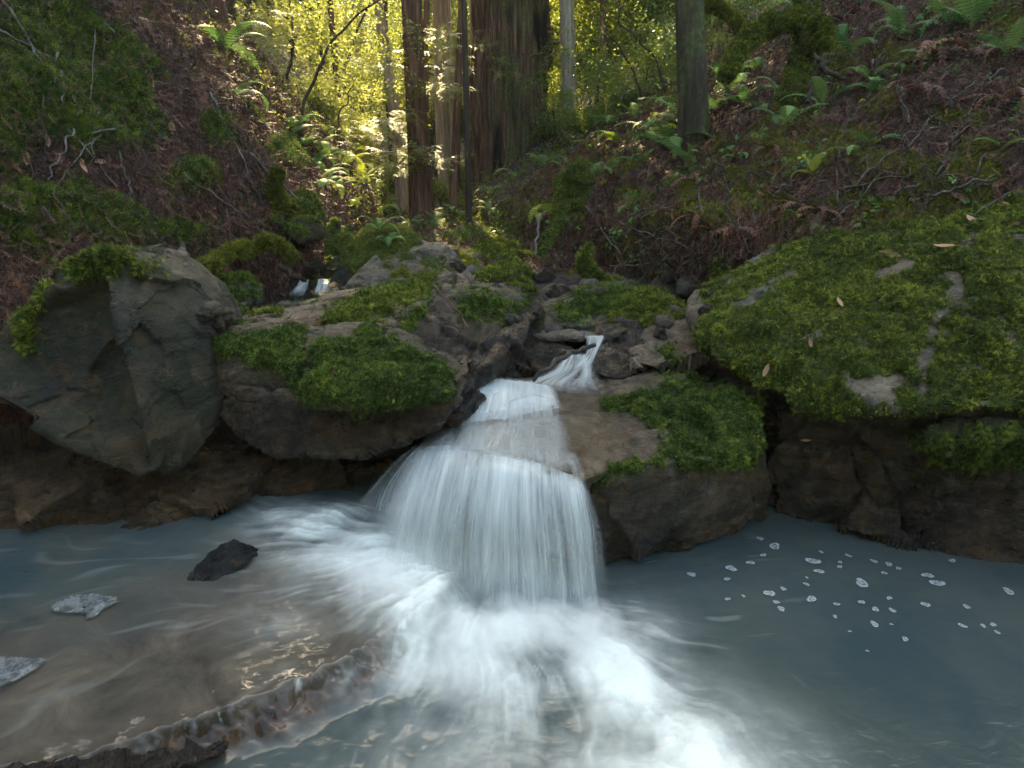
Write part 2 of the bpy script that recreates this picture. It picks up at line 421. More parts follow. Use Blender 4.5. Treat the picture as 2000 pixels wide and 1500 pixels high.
def spray(seed, mat, nl=16, spread=1.0, leaf=.16, flat=.5, wr=.42):
    """a twig's worth of separate leaves"""
    r = np.random.default_rng(seed); vs, fs = [], []
    for k in range(nl):
        p = r.normal(0, .33 * spread, 3) * np.array([1, 1, flat]); a = r.uniform(0, 2 * PI); el = r.normal(-.2, .45)
        d = np.array([math.cos(a) * math.cos(el), math.sin(a) * math.cos(el), math.sin(el)]); s = np.cross(d, r.normal(size=3)); s /= np.linalg.norm(s)
        l = leaf * r.uniform(.7, 1.3)
        vs += [p, p + d * l * .5 - s * l * wr * .5, p + d * l, p + d * l * .5 + s * l * wr * .5]; i = len(vs); fs.append((i - 4, i - 3, i - 2, i - 1))
    return new_mesh('spray', vs, fs, mat, False)
def needle_spray(seed, mat):
    """flat redwood spray: stem, side twigs, rows of short needles"""
    r = np.random.default_rng(seed); vs, fs = [], []
    def tri(a, b, c): vs.extend([a, b, c]); i = len(vs); fs.append((i - 3, i - 2, i - 1))
    for q in range(5):
        side = 0 if q == 0 else (1 if q % 2 else -1); st = np.array([.18 * q - .1, 0, 0]) if q else np.array([-.5, 0, 0])
        d = np.array([1, side * .9, 0.]); d /= np.linalg.norm(d); L = 1.0 if q == 0 else .5 - .05 * q
        s = np.array([-d[1], d[0], 0]); n = 9
        for k in range(n):
            p = st + d * L * k / n + np.array([0, 0, -.15 * (k / n) ** 2])
            for sg in (-1, 1): tri(p - d * .012, p + d * .022, p + d * .05 + s * sg * .09 * r.uniform(.8, 1.2) + np.array([0, 0, r.normal(0, .012)]))
    return new_mesh('needle_spray', vs, fs, mat, False)
proto_coll('leaf_green', [spray(i, M['leaf_green']) for i in range(4)])
proto_coll('leaf_yellow', [spray(i + 10, M['leaf_yellow']) for i in range(4)] + [spray(3, M['leaf_green'])])
proto_coll('leaf_blue', [spray(i + 20, M['leaf_blue']) for i in range(3)] + [spray(4, M['leaf_green'])])
proto_coll('needle', [needle_spray(i, M['needle']) for i in range(4)])
proto_coll('herb', [spray(i + 30, M['fern'], 7, .8, .5, .3, .7) for i in range(3)] + [spray(i + 40, M['moss_bright'], 6, .9, .5, .3, .8) for i in range(2)])

# ------------------------------------------------------------------ terrain
ys_ = [-6, 1.6, 2.3, 2.6, 2.9, 3.4, 4.2, 5, 7, 9, 10, 13, 20, 40, 65]
zs_ = [-.35, -.35, -.25, 0.0, .30, .42, .48, .60, .60, .64, .70, .95, 2.0, 7.0, 13]
yl_ = [-6, 1.0, 2.2, 2.7, 3.2, 4.0, 4.8, 7, 9, 13, 20, 40, 80]
xl_ = [-3.6, -2.9, -2.25, -1.95, -1.75, -1.55, -1.45, -1.6, -1.75, -2.3, -4.0, -9, -16]
yr_ = [-6, 1, 2.4, 3, 4, 7, 10, 13, 20, 40, 80]
xr_ = [3.4, 2.6, 2.1, 1.75, 1.2, .30, -.5, -.95, -.2, 3.5, 9]
def terr(x, y):
    x = np.asarray(x, float); y = np.asarray(y, float); sh = x.shape; x = x.ravel(); y = y.ravel()
    wob = .10 * perlin(P2(x * .6, y * .9), 5)
    zb = np.interp(y, ys_, zs_); l = np.interp(y, yl_, xl_) + wob; r = np.interp(y, yr_, xr_) + wob
    dl = np.maximum(l - x, 0); dr = np.maximum(x - r, 0)
    def bank(d, s, cliff, cap): return cliff * sstep(0, .12, d) + cap * (1 - np.exp(-s * d / cap))
    near = sstep(2.0, 3.0, y)
    z = zb + bank(dl, 1.38, .35 + .55 * (1 - near), 15) + bank(dr, .72, .25 + .4 * (1 - near) + .22 * sstep(3.0, 3.4, y) * (1 - sstep(4.6, 5.4, y)), 12)
    bk = np.clip(np.maximum(dl, dr) / .3, 0, 1); p = P2(x, y)
    z += bk * (.22 * fbm(p, .8, 3, 11) + .10 * fbm(p, 2.6, 3, 12)) + (.25 + .75 * bk) * .045 * fbm(p, 8, 4, 13)
    z += .03 * (1 - bk) * fbm(p, 5, 2, 15)
    return z.reshape(sh)
def hit(px, py, lo=2.2, hi=60.0):
    """where the line of sight through a pixel meets the terrain"""
    Y = np.exp(np.linspace(math.log(lo), math.log(hi), 500)); P = at(np.full(500, px), np.full(500, py), Y)
    d = P[:, 2] - terr(P[:, 0], P[:, 1]); k = np.where(d < 0)[0]
    if len(k) == 0: return P[-1]
    k = k[0]
    if k == 0: return P[0]
    t = d[k - 1] / (d[k - 1] - d[k]); return P[k - 1] * (1 - t) + P[k] * t
def tnorm(x, y, e=.04):
    x = np.atleast_1d(x); y = np.atleast_1d(y)
    n = np.stack([-(terr(x + e, y) - terr(x - e, y)) / (2 * e), -(terr(x, y + e) - terr(x, y - e)) / (2 * e), np.ones(len(x))], 1)
    return n / np.linalg.norm(n, axis=1)[:, None]

# moss cushions on the banks: (px, py, radius px x, radius px y)
MOSSB = [(60, 170, 140, 150), (150, 220, 150, 110), (120, 100, 110, 100), (250, 200, 60, 110), (60, 60, 60, 70), (230, 110, 40, 60), (50, 430, 110, 60), (150, 440, 120, 55), (240, 450, 60, 40),
         (390, 340, 50, 30), (420, 260, 25, 40), (350, 460, 60, 20), (560, 300, 40, 25), (1620, 290, 120, 40), (1500, 280, 60, 40), (1560, 330, 90, 25), (1460, 360, 60, 25),
         (1800, 340, 80, 30), (1900, 330, 70, 50), (1850, 400, 90, 50), (1960, 60, 60, 60), (1900, 30, 120, 20), (1720, 330, 60, 30), (1340, 370, 40, 45), (1240, 400, 40, 40),
         (1150, 330, 40, 20), (1030, 410, 50, 15), (980, 460, 70, 18), (1200, 480, 60, 20), (1380, 430, 60, 30), (1560, 440, 70, 25), (1750, 440, 90, 40), (1630, 130, 60, 60), (1300, 200, 50, 30), (1480, 400, 70, 30), (1650, 405, 70, 25), (1400, 300, 45, 30), (1720, 200, 50, 35), (1860, 240, 70, 30), (1290, 440, 50, 20), (1560, 250, 50, 30), (1750, 120, 60, 30), (1200, 330, 50, 20), (1120, 440, 40, 20), (1000, 440, 40, 12), (900, 470, 40, 12)]
def mossmask(P):
    px, py = proj(P); m = np.zeros(len(P))
    for cx, cy, rx, ry in MOSSB: m = np.maximum(m, 1.35 - np.sqrt(((px - cx) / rx) ** 2 + ((py - cy) / ry) ** 2))
    m = m + .95 * fbm(P, 4, 4, 31) + .35 * fbm(P, 16, 2, 32)
    return sstep(.25, .6, m)
dens = lambda a, b, n: list(np.linspace(a, b, n, endpoint=False))
gx = np.array(dens(-45, -14, 12) + dens(-14, -6, 30) + dens(-6, -3.4, 60) + dens(-3.4, 4.4, 400) + dens(4.4, 8, 60) + dens(8, 16, 24) + list(np.linspace(16, 50, 12)))
gy = np.array(dens(-8, 1.8, 16) + dens(1.8, 6.5, 230) + dens(6.5, 12, 130) + dens(12, 25, 70) + list(np.linspace(25, 62, 22)))
GX, GY = np.meshgrid(gx, gy, indexing='ij'); GZ = terr(GX, GY)
TV = np.stack([GX.ravel(), GY.ravel(), GZ.ravel()], 1); TF = grid_faces(len(gx), len(gy))
TM = mossmask(TV); TM[TV[:, 1] < 1.8] = 0
far = sstep(9, 14, TV[:, 1])
TVd = TV.copy(); TVd[:, 2] += TM * .035 * (1 - far)
tag(link('hillside', new_mesh('hillside', TVd, TF, M['soil'], True, {'moss': TM})), kind='structure')
TT = np.concatenate([TF[:, [0, 1, 2]], TF[:, [0, 2, 3]]])

# moss and litter on the banks
vis = ((TV[:, 1] > 2.0) & (TV[:, 1] < 9) & (TV[:, 0] > -6.5) & (TV[:, 0] < 7)).astype(float)
tpx, tpy = proj(TV); inframe = sstep(-500, -100, tpx) * (1 - sstep(2100, 2500, tpx)) * sstep(-400, -100, tpy)
lod = 1 / np.clip(TV[:, 1], 2.5, 30) ** 1.6
def bank_moss(name, sel, key, n, lab, s=(.016, .032)):
    P, Nn = sample(TVd, TT, vis * inframe * lod * TM * sel, n)
    dist = P[:, 1]
    o = scatter(name, key, P, Nn + rng.normal(0, .35, (n, 3)) + np.array([0, 0, -.25]), rng.uniform(*s, n) * np.clip(dist / 3.2, 1, 2.2))
    return tag(o, lab, 'moss', kind='stuff')
leftm = (TV[:, 0] < 0).astype(float)
bank_moss('bank_moss', leftm, 'moss_dark', 80000, 'deep green moss cushions draped over the steep left bank', (.022, .05))
bank_moss('bank_moss', leftm, 'moss_bright', 22000, 'brighter yellow green tips among the left bank moss')
bank_moss('bank_moss', 1 - leftm, 'moss_olive', 70000, 'olive green moss carpet in patches on the right bank')
def litter(name, wgt, key, n, s, lab, lay=.35, catt='leaf litter', run=.75):
    P, Nn = sample(TVd, TT, wgt, n)
    # pieces lie on the slope: their long X axis in the surface, Z axis along the normal
    o = scatter(name, key, P + Nn * rng.uniform(.002, .03, (n, 1)), Nn + rng.normal(0, lay, (n, 3)), rng.uniform(*s, n) * np.clip(P[:, 1] / 4, .8, 2.4), spin=-PI / 2 + rng.normal(0, run, n))
    return tag(o, lab, catt, kind='stuff')
bare = vis * inframe * lod * (1 - .85 * TM)
chan = np.maximum(sstep(.05, .25, TV[:, 2] - np.interp(TV[:, 1], ys_, zs_)), sstep(5.2, 5.8, TV[:, 1]))
litter('leaf_litter', bare * leftm * chan, 'litter', 85000, (.05, .14), 'dark brown twigs and redwood needles matted over the left bank')
litter('leaf_litter', bare * (1 - leftm) * chan, 'litter', 85000, (.05, .15), 'brown twigs and needle sprigs tangled over the right bank')
litter('leaf_litter', (TV[:, 1] > 3.2) * (TV[:, 1] < 16) * inframe * lod * (1 - TM), 'litter_leaf', 2600, (.02, .055), 'scattered curled rust brown dead leaves across both banks')
herbw = vis * inframe * lod * (1 - leftm) * sstep(-.1, .3, fbm(TV, 1.5, 2, 77)) * chan
litter('ground_herbs', herbw, 'herb', 1300, (.04, .09), 'small green herbs sprouting through litter on the right bank', .3, 'herbs')
herbw = (TV[:, 1] > 7) * (TV[:, 1] < 30) * inframe * lod
litter('forest_undergrowth', herbw, 'leaf_green', 7000, (.07, .15), 'low green undergrowth on the forest floor upstream', .5, 'undergrowth')

# ------------------------------------------------------------------ rocks
ROCKS = {}
def poly_in(px, py, poly, soft=18):
    """soft inside test of points in a polygon (positive inside)"""
    n = len(poly); inside = np.zeros(len(px), bool); dmin = np.full(len(px), 1e9)
    for i in range(n):
        x1, y1 = poly[i]; x2, y2 = poly[(i + 1) % n]
        c = ((y1 > py) != (y2 > py)) & (px < (x2 - x1) * (py - y1) / (y2 - y1 + 1e-9) + x1); inside ^= c
        t = np.clip(((px - x1) * (x2 - x1) + (py - y1) * (y2 - y1)) / ((x2 - x1) ** 2 + (y2 - y1) ** 2 + 1e-9), 0, 1)
        dmin = np.minimum(dmin, np.hypot(px - x1 - t * (x2 - x1), py - y1 - t * (y2 - y1)))
    return np.where(inside, dmin, -dmin) / soft
def hullpts(front, depth=.5, shrink=.85, down=0.0):
    p = np.array([at(a, b, c) for a, b, c in front])
    if p[:, 1].mean() > 3.9: p = p.mean(0) + (p - p.mean(0)) * 1.16
    q = p + np.array([0, depth, -down]); c = q.mean(0)
    return np.vstack([p, c + (q - c) * shrink])
def remesh_hulls(hulls, voxel, smooth):
    bm = bmesh.new()
    for pts in hulls:
        b2 = bmesh.new()
        for p in pts: b2.verts.new(p)
        bmesh.ops.convex_hull(b2, input=b2.verts[:])
        me = bpy.data.meshes.new('h'); b2.to_mesh(me); b2.free(); bm.from_mesh(me); bpy.data.meshes.remove(me)
    me = bpy.data.meshes.new('tmp'); bm.to_mesh(me); bm.free()
    bmf = bmesh.new(); bmf.from_mesh(me)
    loose = [v for v in bmf.verts if not v.link_faces]; bmesh.ops.delete(bmf, geom=loose, context='VERTS')
    bmesh.ops.recalc_face_normals(bmf, faces=bmf.faces[:]); bmf.to_mesh(me); bmf.free()
    ob = bpy.data.objects.new('tmp', me); COL.objects.link(ob)
    m = ob.modifiers.new('r', 'REMESH'); m.mode = 'VOXEL'; m.voxel_size = voxel
    if smooth:
        s = ob.modifiers.new('s', 'SMOOTH'); s.factor = .5; s.iterations = smooth
    dg = bpy.context.evaluated_depsgraph_get(); ev = ob.evaluated_get(dg).to_mesh()
    v, t = read_mesh(ev); nq = len(ev.polygons)
    f = np.empty(len(ev.loops), np.int32); ev.loops.foreach_get('vertex_index', f)
    f = f.reshape(-1, 4) if len(f) == nq * 4 else t
    ob.evaluated_get(dg).to_mesh_clear(); bpy.data.objects.remove(ob); bpy.data.meshes.remove(me)
    return v, f, (np.concatenate([f[:, [0, 1, 2]], f[:, [0, 2, 3]]]) if f.shape[1] == 4 else f)
def rock(name, label, hulls, mat, voxel=.008, smooth=6, fac=(.30, 3.0), rough=.035, crack=.012, moss=None, mossn=20000, mkey='moss_dark',
         mthick=.018, ml=(.018, .040), upmoss=0.0, wetz=None, seed=0, cat='boulder', group=None, strat=.012, mseed=None, parent=None, warp=.03, bare=None):
    smooth = max(2, smooth // 2); rough *= .6; warp *= .6
    v, f, t = remesh_hulls(hulls, voxel, smooth)
    n = vnormals(v, t)
    v = v + warp * np.stack([fbm(v, 2.2, 3, seed + 71), fbm(v, 2.2, 3, seed + 72), fbm(v, 2.2, 3, seed + 73)], 1)
    fv, fd = facets(v + .05 * fbm(v, 6, 2, seed)[:, None], fac[1], seed + 1)
    fv2, fd2 = facets(v, fac[1] * 3.1, seed + 5)
    fv3, fd3 = facets(v + .02 * fbm(v, 20, 2, seed)[:, None], fac[1] * 7.5, seed + 6)
    d = fac[0] * fv + fac[0] * .55 * fv2 + fac[0] * .38 * fv3 + rough * fbm(v, 4, 6, seed + 2, .6)
    d -= crack * .5 * (1 - sstep(0, .06, fd2)) * sstep(0, .3, fbm(v, 4, 2, seed + 19))
    d -= crack * (1 - sstep(0, .05, fd)) * sstep(-.1, .3, fbm(v, 3, 2, seed + 9))
    if strat:
        q = v @ np.array([[1, 0, 0], [0, 1, 0], [0, 0, 1]]) ; lay = q[:, 2] * .85 - q[:, 0] * .30 + q[:, 1] * .2
        qq = np.stack([q[:, 0] * .6, q[:, 1] * .6, lay * 4], 1); d += strat * ridge(qq, 3.5, 3, seed + 4)
    v = v + n * d[:, None]; n = vnormals(v, t)
    px, py = proj(v)
    mm = np.zeros(len(v))
    if moss:
        e = np.full(len(v), -9.)
        for pol in moss: e = np.maximum(e, poly_in(px, py, pol))
        e = np.minimum(e, 2.2) - 3.0 * sstep(.30, .52, fbm(v, 2.6, 3, seed + 88)) + 1.6 * fbm(v, 6, 3, seed + 21) + 1.3 * fbm(v, 20, 3, seed + 22)
        mm = sstep(-1.1, 1.3, e)
    if upmoss: mm = np.maximum(mm, sstep(.35, .75, n[:, 2] * upmoss + .7 * fbm(v, 5, 3, seed + 23) + .2))
    if bare:
        for pol in bare: mm *= 1 - sstep(-.6, .4, poly_in(px, py, pol) + 1.9 * fbm(v, 9, 4, seed + 61))
    wet = np.zeros(len(v)) if wetz is None else 1 - sstep(wetz, wetz + .12, v[:, 2] + .05 * fbm(v, 5, 2, 3))
    org = np.array([(v[:, 0].min() + v[:, 0].max()) / 2, (v[:, 1].min() + v[:, 1].max()) / 2, v[:, 2].min()])
    o = link(name, new_mesh(name, v - org, f, M[mat], True, {'moss': mm, 'wet': wet}), org, parent)
    if label: tag(o, label, cat, group)
    ROCKS[label or name] = (v, t)
    if mm.max() > .3:
        keep = mm[f].min(1) > .45; fk = f[keep]; idx = np.unique(fk)
        if len(idx) > 30:
            mp = -np.ones(len(v), int); mp[idx] = np.arange(len(idx))
            lump = np.clip(.75 + 2.0 * fbm(v[idx], 11, 4, seed + 41), .05, 2.6)
            mv = v[idx] + n[idx] * (mthick * (mm[idx] - .42) * 1.7 * lump - .003)[:, None]
            mo = link('moss', new_mesh('moss', mv - org, mp[fk], M['moss_mat'], True), (0, 0, 0), o); mo['kind'] = 'stuff'
            mv_ = v.copy(); mv_[idx] = mv; mv = mv_; mt = t
            wv = (mm ** 2) * (n[:, 1] < .55)
            nn = int(min(mossn * 1.15, area(mv, mt, wv) * 36000)) + 50
            P, Nn = sample(mv, mt, wv, nn)
            s = rng.uniform(*ml, nn) * (.8 + .5 * fbm(P, 10, 2, 5))
            scatter('moss_fronds', mkey, P, Nn + rng.normal(0, .45, (nn, 3)) + np.array([0, -.1, -.45]), s, org, o)
    return o
H = hullpts
rock('boulder', 'huge leaning boulder with a sharp brown ridge at the left edge of the stream',
     [H([(195, 490, 2.40), (260, 492, 2.52), (350, 565, 2.58), (400, 650, 2.55), (420, 770, 2.5), (400, 850, 2.42), (345, 908, 2.30), (300, 915, 2.2), (262, 760, 2.22), (225, 620, 2.28)], .45, .8),
      H([(85, 528, 2.52), (140, 500, 2.47), (200, 490, 2.45), (215, 560, 2.50), (130, 640, 2.58), (60, 620, 2.50), (120, 560, 2.42)], .5, .85),
      H([(-60, 690, 2.45), (20, 670, 2.5), (40, 790, 2.26), (100, 840, 2.22), (170, 890, 2.2), (270, 932, 2.18), (310, 915, 2.2), (285, 830, 2.3), (170, 770, 2.40), (90, 720, 2.48), (-60, 770, 2.3)], .5, .85),
      H([(0, 640, 2.52), (100, 560, 2.52), (240, 540, 2.5), (300, 850, 2.3), (100, 800, 2.38), (-60, 700, 2.5), (60, 700, 2.44), (200, 650, 2.48)], .5, .9)],
     'rock_olive', .007, 10, (.13, 2.2), .02, seed=3, strat=.002, crack=.002, warp=.02, moss=[[(85, 525), (120, 485), (240, 480), (300, 510), (330, 545), (250, 520), (200, 545), (120, 520)], [(30, 620), (90, 540), (80, 600), (60, 680), (20, 700)]], mossn=9000, mkey='moss_bright', wetz=.3, mthick=.015)
rock('boulder', 'wide boulder left of the waterfall with a round moss cushion on its shoulder',
     [H([(415, 690, 2.6), (425, 800, 2.55), (470, 850, 2.5), (530, 885, 2.4), (700, 885, 2.3), (850, 830, 2.3), (890, 780, 2.35), (930, 730, 2.5), (880, 690, 2.6), (600, 650, 2.8), (430, 650, 2.85)], .7, .9),
      H([(600, 720, 2.45), (640, 670, 2.6), (720, 648, 2.7), (800, 670, 2.62), (870, 720, 2.42), (882, 770, 2.3), (800, 790, 2.22), (680, 790, 2.2), (610, 770, 2.3)], .4, .8)],
     'rock_brown', .007, 6, (.16, 2.4), .03, seed=11, moss=[[(590, 720), (640, 660), (720, 640), (800, 665), (880, 730), (885, 775), (800, 800), (680, 800), (600, 780)],
           [(412, 660), (450, 640), (600, 640), (600, 700), (590, 770), (600, 790), (520, 720), (440, 690)]], mossn=60000, mkey='moss_dark', wetz=.42, mthick=.034, ml=(.013, .028))
rock('rock_slab', 'broad pale brown slab with bare flat top behind the round moss cushion',
     [H([(430, 650, 2.85), (470, 615, 3.15), (560, 590, 3.5), (660, 562, 3.9), (790, 552, 4.0), (850, 565, 3.5), (840, 600, 3.1), (760, 640, 2.85), (600, 660, 2.75)], .25, .9, .25)],
     'rock_slab', .008, 4, (.10, 2.2), .02, seed=17, moss=[[(620, 640), (640, 600), (760, 555), (850, 560), (830, 590), (720, 610), (760, 650)], [(490, 620), (540, 600), (560, 620), (500, 635)], [(560, 575), (640, 560), (600, 580)]], mossn=14000, mkey='moss_bright', cat='rock slab')
rock('boulder', 'angular grey brown boulder with wet shiny facets under a mossy rim above the waterfall',
     [H([(790, 640, 2.85), (850, 560, 3.2), (900, 580, 3.3), (1030, 592, 3.5), (1045, 620, 3.3), (1000, 670, 3.0), (940, 735, 2.7), (900, 730, 2.6), (850, 690, 2.65), (800, 690, 2.7)], .6, .9)],
     'rock_brown', .008, 3, (.30, 3.2), .025, seed=23, moss=[[(880, 575), (1040, 585), (1060, 630), (1010, 640), (900, 610)], [(760, 650), (850, 560), (830, 620), (790, 660)]], mossn=12000, mkey='moss_dark', wetz=.6)
rock('boulder', 'dark diagonal ridge of wet rock leaning beside the upper cascade',
     [H([(1035, 605, 3.15), (1055, 615, 3.1), (985, 700, 2.75), (925, 760, 2.55), (890, 830, 2.42), (868, 800, 2.45), (885, 770, 2.42), (960, 690, 2.75)], .25, .9)],
     'rock_wet', .008, 3, (.2, 3.4), .02, seed=29, wetz=.9)
rock('boulder', 'dark wet rock face behind the upper cascade',
     [H([(955, 665, 3.05), (1010, 640, 3.2), (1060, 650, 3.2), (1115, 695, 3.05), (1080, 745, 2.85), (950, 750, 2.8), (925, 745, 2.8)], .4, .9)],
     'rock_wet', .01, 3, (.25, 3.5), .02, seed=31, wetz=.9)
# upstream mossy boulders
rock('boulder', 'tall moss covered boulder farthest upstream beside the small left cascade',
     [H([(650, 545, 4.5), (665, 510, 4.5), (695, 478, 4.6), (760, 460, 4.8), (800, 478, 4.8), (812, 520, 4.6), (780, 560, 4.4)], .6)], 'rock_olive', .014, 5, (.15, 2), .03,
     seed=37, upmoss=.7, moss=[[(650, 520), (690, 470), (760, 455), (805, 470), (800, 500), (700, 540)]], mossn=16000, mkey='moss_olive', ml=(.010, .020))
rock('boulder', 'rounded moss capped boulder with bare white patches',
     [H([(680, 560, 4.1), (735, 520, 4.2), (790, 494, 4.3), (850, 500, 4.3), (892, 550, 4.2), (880, 585, 4.0), (700, 575, 4.0)], .6)], 'rock_grey', .013, 5, (.15, 2), .03,
     seed=41, moss=[[(740, 520), (790, 490), (850, 496), (895, 550), (880, 575), (780, 560)]], bare=[[(770, 508), (820, 505), (820, 520), (775, 522)], [(690, 560), (730, 525), (760, 540), (765, 558), (700, 565)]], mossn=14000, mkey='moss_olive', ml=(.010, .018))
rock('boulder', 'small grey boulder with moss cap right of the white patched boulder',
     [H([(850, 505, 4.9), (880, 500, 5.0), (925, 515, 5.0), (955, 545, 4.8), (900, 575, 4.6), (860, 560, 4.6)], .5)], 'rock_grey', .015, 4, (.2, 2.5), .03, seed=43, moss=[[(850, 500), (900, 498), (930, 520), (880, 520)]], mossn=3000, mkey='moss_olive')
rock('boulder', 'mossy boulder against the left bank above the small cascade',
     [H([(585, 520, 5.2), (610, 470, 5.3), (650, 445, 5.5), (680, 480, 5.4), (672, 540, 5.1), (620, 545, 5.0)], .6)], 'rock_olive', .016, 5, (.15, 2), .03, seed=47, upmoss=.8, mossn=14000, mkey='moss_bright', ml=(.010, .022))
rock('boulder', 'knobbly mossy root rock jutting from the left bank',
     [H([(540, 400, 4.6), (570, 395, 4.7), (602, 430, 4.6), (600, 460, 4.5), (560, 470, 4.5), (525, 450, 4.5)], .5)], 'rock_olive', .015, 5, (.25, 3), .05, seed=53, upmoss=1.3, mossn=14000, mkey='moss_bright', ml=(.010, .022))
rock('boulder', 'low brown boulder in shade behind the leaning boulder',
     [H([(375, 600, 3.3), (385, 565, 3.4), (420, 555, 3.5), (455, 590, 3.4), (462, 620, 3.2), (400, 625, 3.15)], .4)], 'rock_olive', .012, 5, (.2, 3), .03, seed=59, upmoss=.55, mossn=4000)
rock('boulder', 'sunlit brown boulder with yellow green moss cap in midstream',
     [H([(935, 560, 4.7), (960, 530, 4.8), (990, 520, 4.9), (1020, 535, 4.9), (1040, 580, 4.6), (990, 595, 4.4), (940, 590, 4.4)], .45)], 'rock_brown', .013, 4, (.2, 2.6), .03, seed=61, upmoss=.75, mossn=8000, mkey='moss_bright', ml=(.02, .034))
rock('boulder', 'flat yellow green mossy rock catching the sun below the right bank',
     [H([(900, 510, 6.0), (950, 492, 6.2), (1015, 495, 6.2), (1035, 520, 5.8), (985, 535, 5.6), (910, 530, 5.7)], .6)], 'rock_brown', .016, 5, (.2, 2.2), .04, seed=67, upmoss=1.3, mossn=12000, mkey='moss_bright', ml=(.025, .04))
rock('boulder', 'long moss draped boulder right of midstream below the undercut bank',
     [H([(1048, 645, 3.4), (1080, 605, 3.6), (1130, 580, 3.8), (1230, 562, 3.9), (1262, 590, 3.7), (1250, 630, 3.4), (1120, 650, 3.3)], .5)], 'rock_brown', .011, 5, (.2, 2.6), .03, seed=71,
     moss=[[(1080, 605), (1130, 572), (1240, 556), (1265, 600), (1200, 625), (1120, 625)]], mossn=15000, mkey='moss_dark')
rock('boulder', 'rounded bright moss cushion boulder right of the flat capstone',
     [H([(1190, 640, 3.3), (1215, 608, 3.5), (1265, 592, 3.6), (1330, 598, 3.5), (1345, 630, 3.3), (1300, 650, 3.2)], .5)], 'rock_brown', .011, 6, (.12, 2.6), .03, seed=73, upmoss=1.2, moss=[[(1190, 630), (1215, 600), (1265, 588), (1335, 596), (1345, 635), (1200, 645)]], mossn=15000, mkey='moss_bright')
rock('rock_slab', 'flat grey capstone over the dark gap where the stream drops',
     [H([(1040, 660, 3.15), (1055, 642, 3.3), (1110, 636, 3.35), (1145, 648, 3.3), (1140, 662, 3.1), (1075, 664, 3.1)], .2, .9, .03)], 'rock_grey', .008, 3, (.15, 4), .01, seed=79, wetz=.5, cat='rock slab', strat=.004, warp=.01)
rock('boulder', 'brown wet boulder right of the little upper drop',
     [H([(1160, 735, 2.85), (1155, 700, 2.95), (1190, 655, 3.1), (1250, 645, 3.15), (1275, 680, 3.05), (1265, 720, 2.85), (1215, 740, 2.8)], .35)], 'rock_wet', .008, 4, (.25, 3.5), .02, seed=83, wetz=.55)
rock('boulder', 'pale brown cracked boulder between the wet boulder and the big mossy boulder',
     [H([(1235, 720, 2.85), (1270, 670, 3.1), (1330, 640, 3.2), (1375, 640, 3.15), (1395, 700, 2.85), (1330, 725, 2.75)], .4)], 'rock_slab', .008, 4, (.25, 3.2), .02, seed=89, moss=[[(1285, 690), (1310, 680), (1330, 700), (1300, 705)]], mossn=1500)
# fall slab
rock('rock_slab', 'long tan slab that the waterfall pours over with green moss hanging on its right side',
     [H([(800, 896, 2.22), (870, 892, 2.15), (960, 900, 2.09), (1060, 922, 2.03), (1130, 945, 2.0), (1270, 880, 2.2), (1300, 850, 2.3), (1150, 800, 2.5), (1000, 840, 2.42), (890, 850, 2.45), (810, 925, 2.3), (960, 935, 2.16), (1130, 975, 2.08)], .5, .95),
      H([(905, 752, 2.72), (940, 745, 2.78), (1080, 748, 2.85), (1250, 735, 2.95), (1330, 720, 3.0), (1180, 800, 2.5), (1050, 800, 2.52), (990, 800, 2.55), (895, 830, 2.5), (885, 860, 2.48)], .4, .9, .1)],
     'rock_slab', .007, 4, (.05, 2.2), .014, seed=97, strat=.006, wetz=.5, cat='rock slab', crack=.006, warp=.012)
rock('boulder', 'dark wet rock behind the curtain of the main waterfall',
     [H([(780, 910, 2.38), (900, 915, 2.26), (1140, 950, 2.12), (760, 1080, 2.34), (850, 1150, 2.2), (960, 1190, 2.1), (1160, 1170, 2.04), (1180, 1000, 2.12)], .5, .95)], 'rock_wet', .012, 3, (.2, 4), .03, seed=98, strat=.01, wetz=.6)
rock('boulder', 'low blocky boulder under dark green moss at the right pool corner',
     [H([(1150, 960, 2.1), (1160, 1080, 2.12), (1185, 1110, 2.05), (1350, 1075, 2.15), (1500, 1012, 2.42), (1510, 950, 2.4), (1490, 860, 2.4), (1300, 900, 2.1), (1200, 925, 2.06)], .6, .9),
      H([(1180, 800, 2.5), (1260, 865, 2.22), (1300, 900, 2.1), (1400, 900, 2.12), (1485, 880, 2.3), (1480, 780, 2.6), (1430, 740, 2.75), (1300, 740, 2.7), (1200, 775, 2.6), (1160, 930, 2.1)], .4, .9)],
     'rock_brown', .007, 6, (.13, 2.3), .03, seed=101, strat=.010, wetz=.06,
     moss=[[(1155, 800), (1240, 770), (1300, 735), (1420, 745), (1485, 770), (1490, 880), (1440, 925), (1330, 915), (1290, 880), (1280, 850), (1230, 800)], [(1140, 925), (1180, 900), (1300, 900), (1200, 945), (1160, 955)]], mossn=60000, mkey='moss_dark', mthick=.034, ml=(.013, .028),
     bare=[[(1385, 745), (1430, 740), (1435, 760), (1395, 762)]])
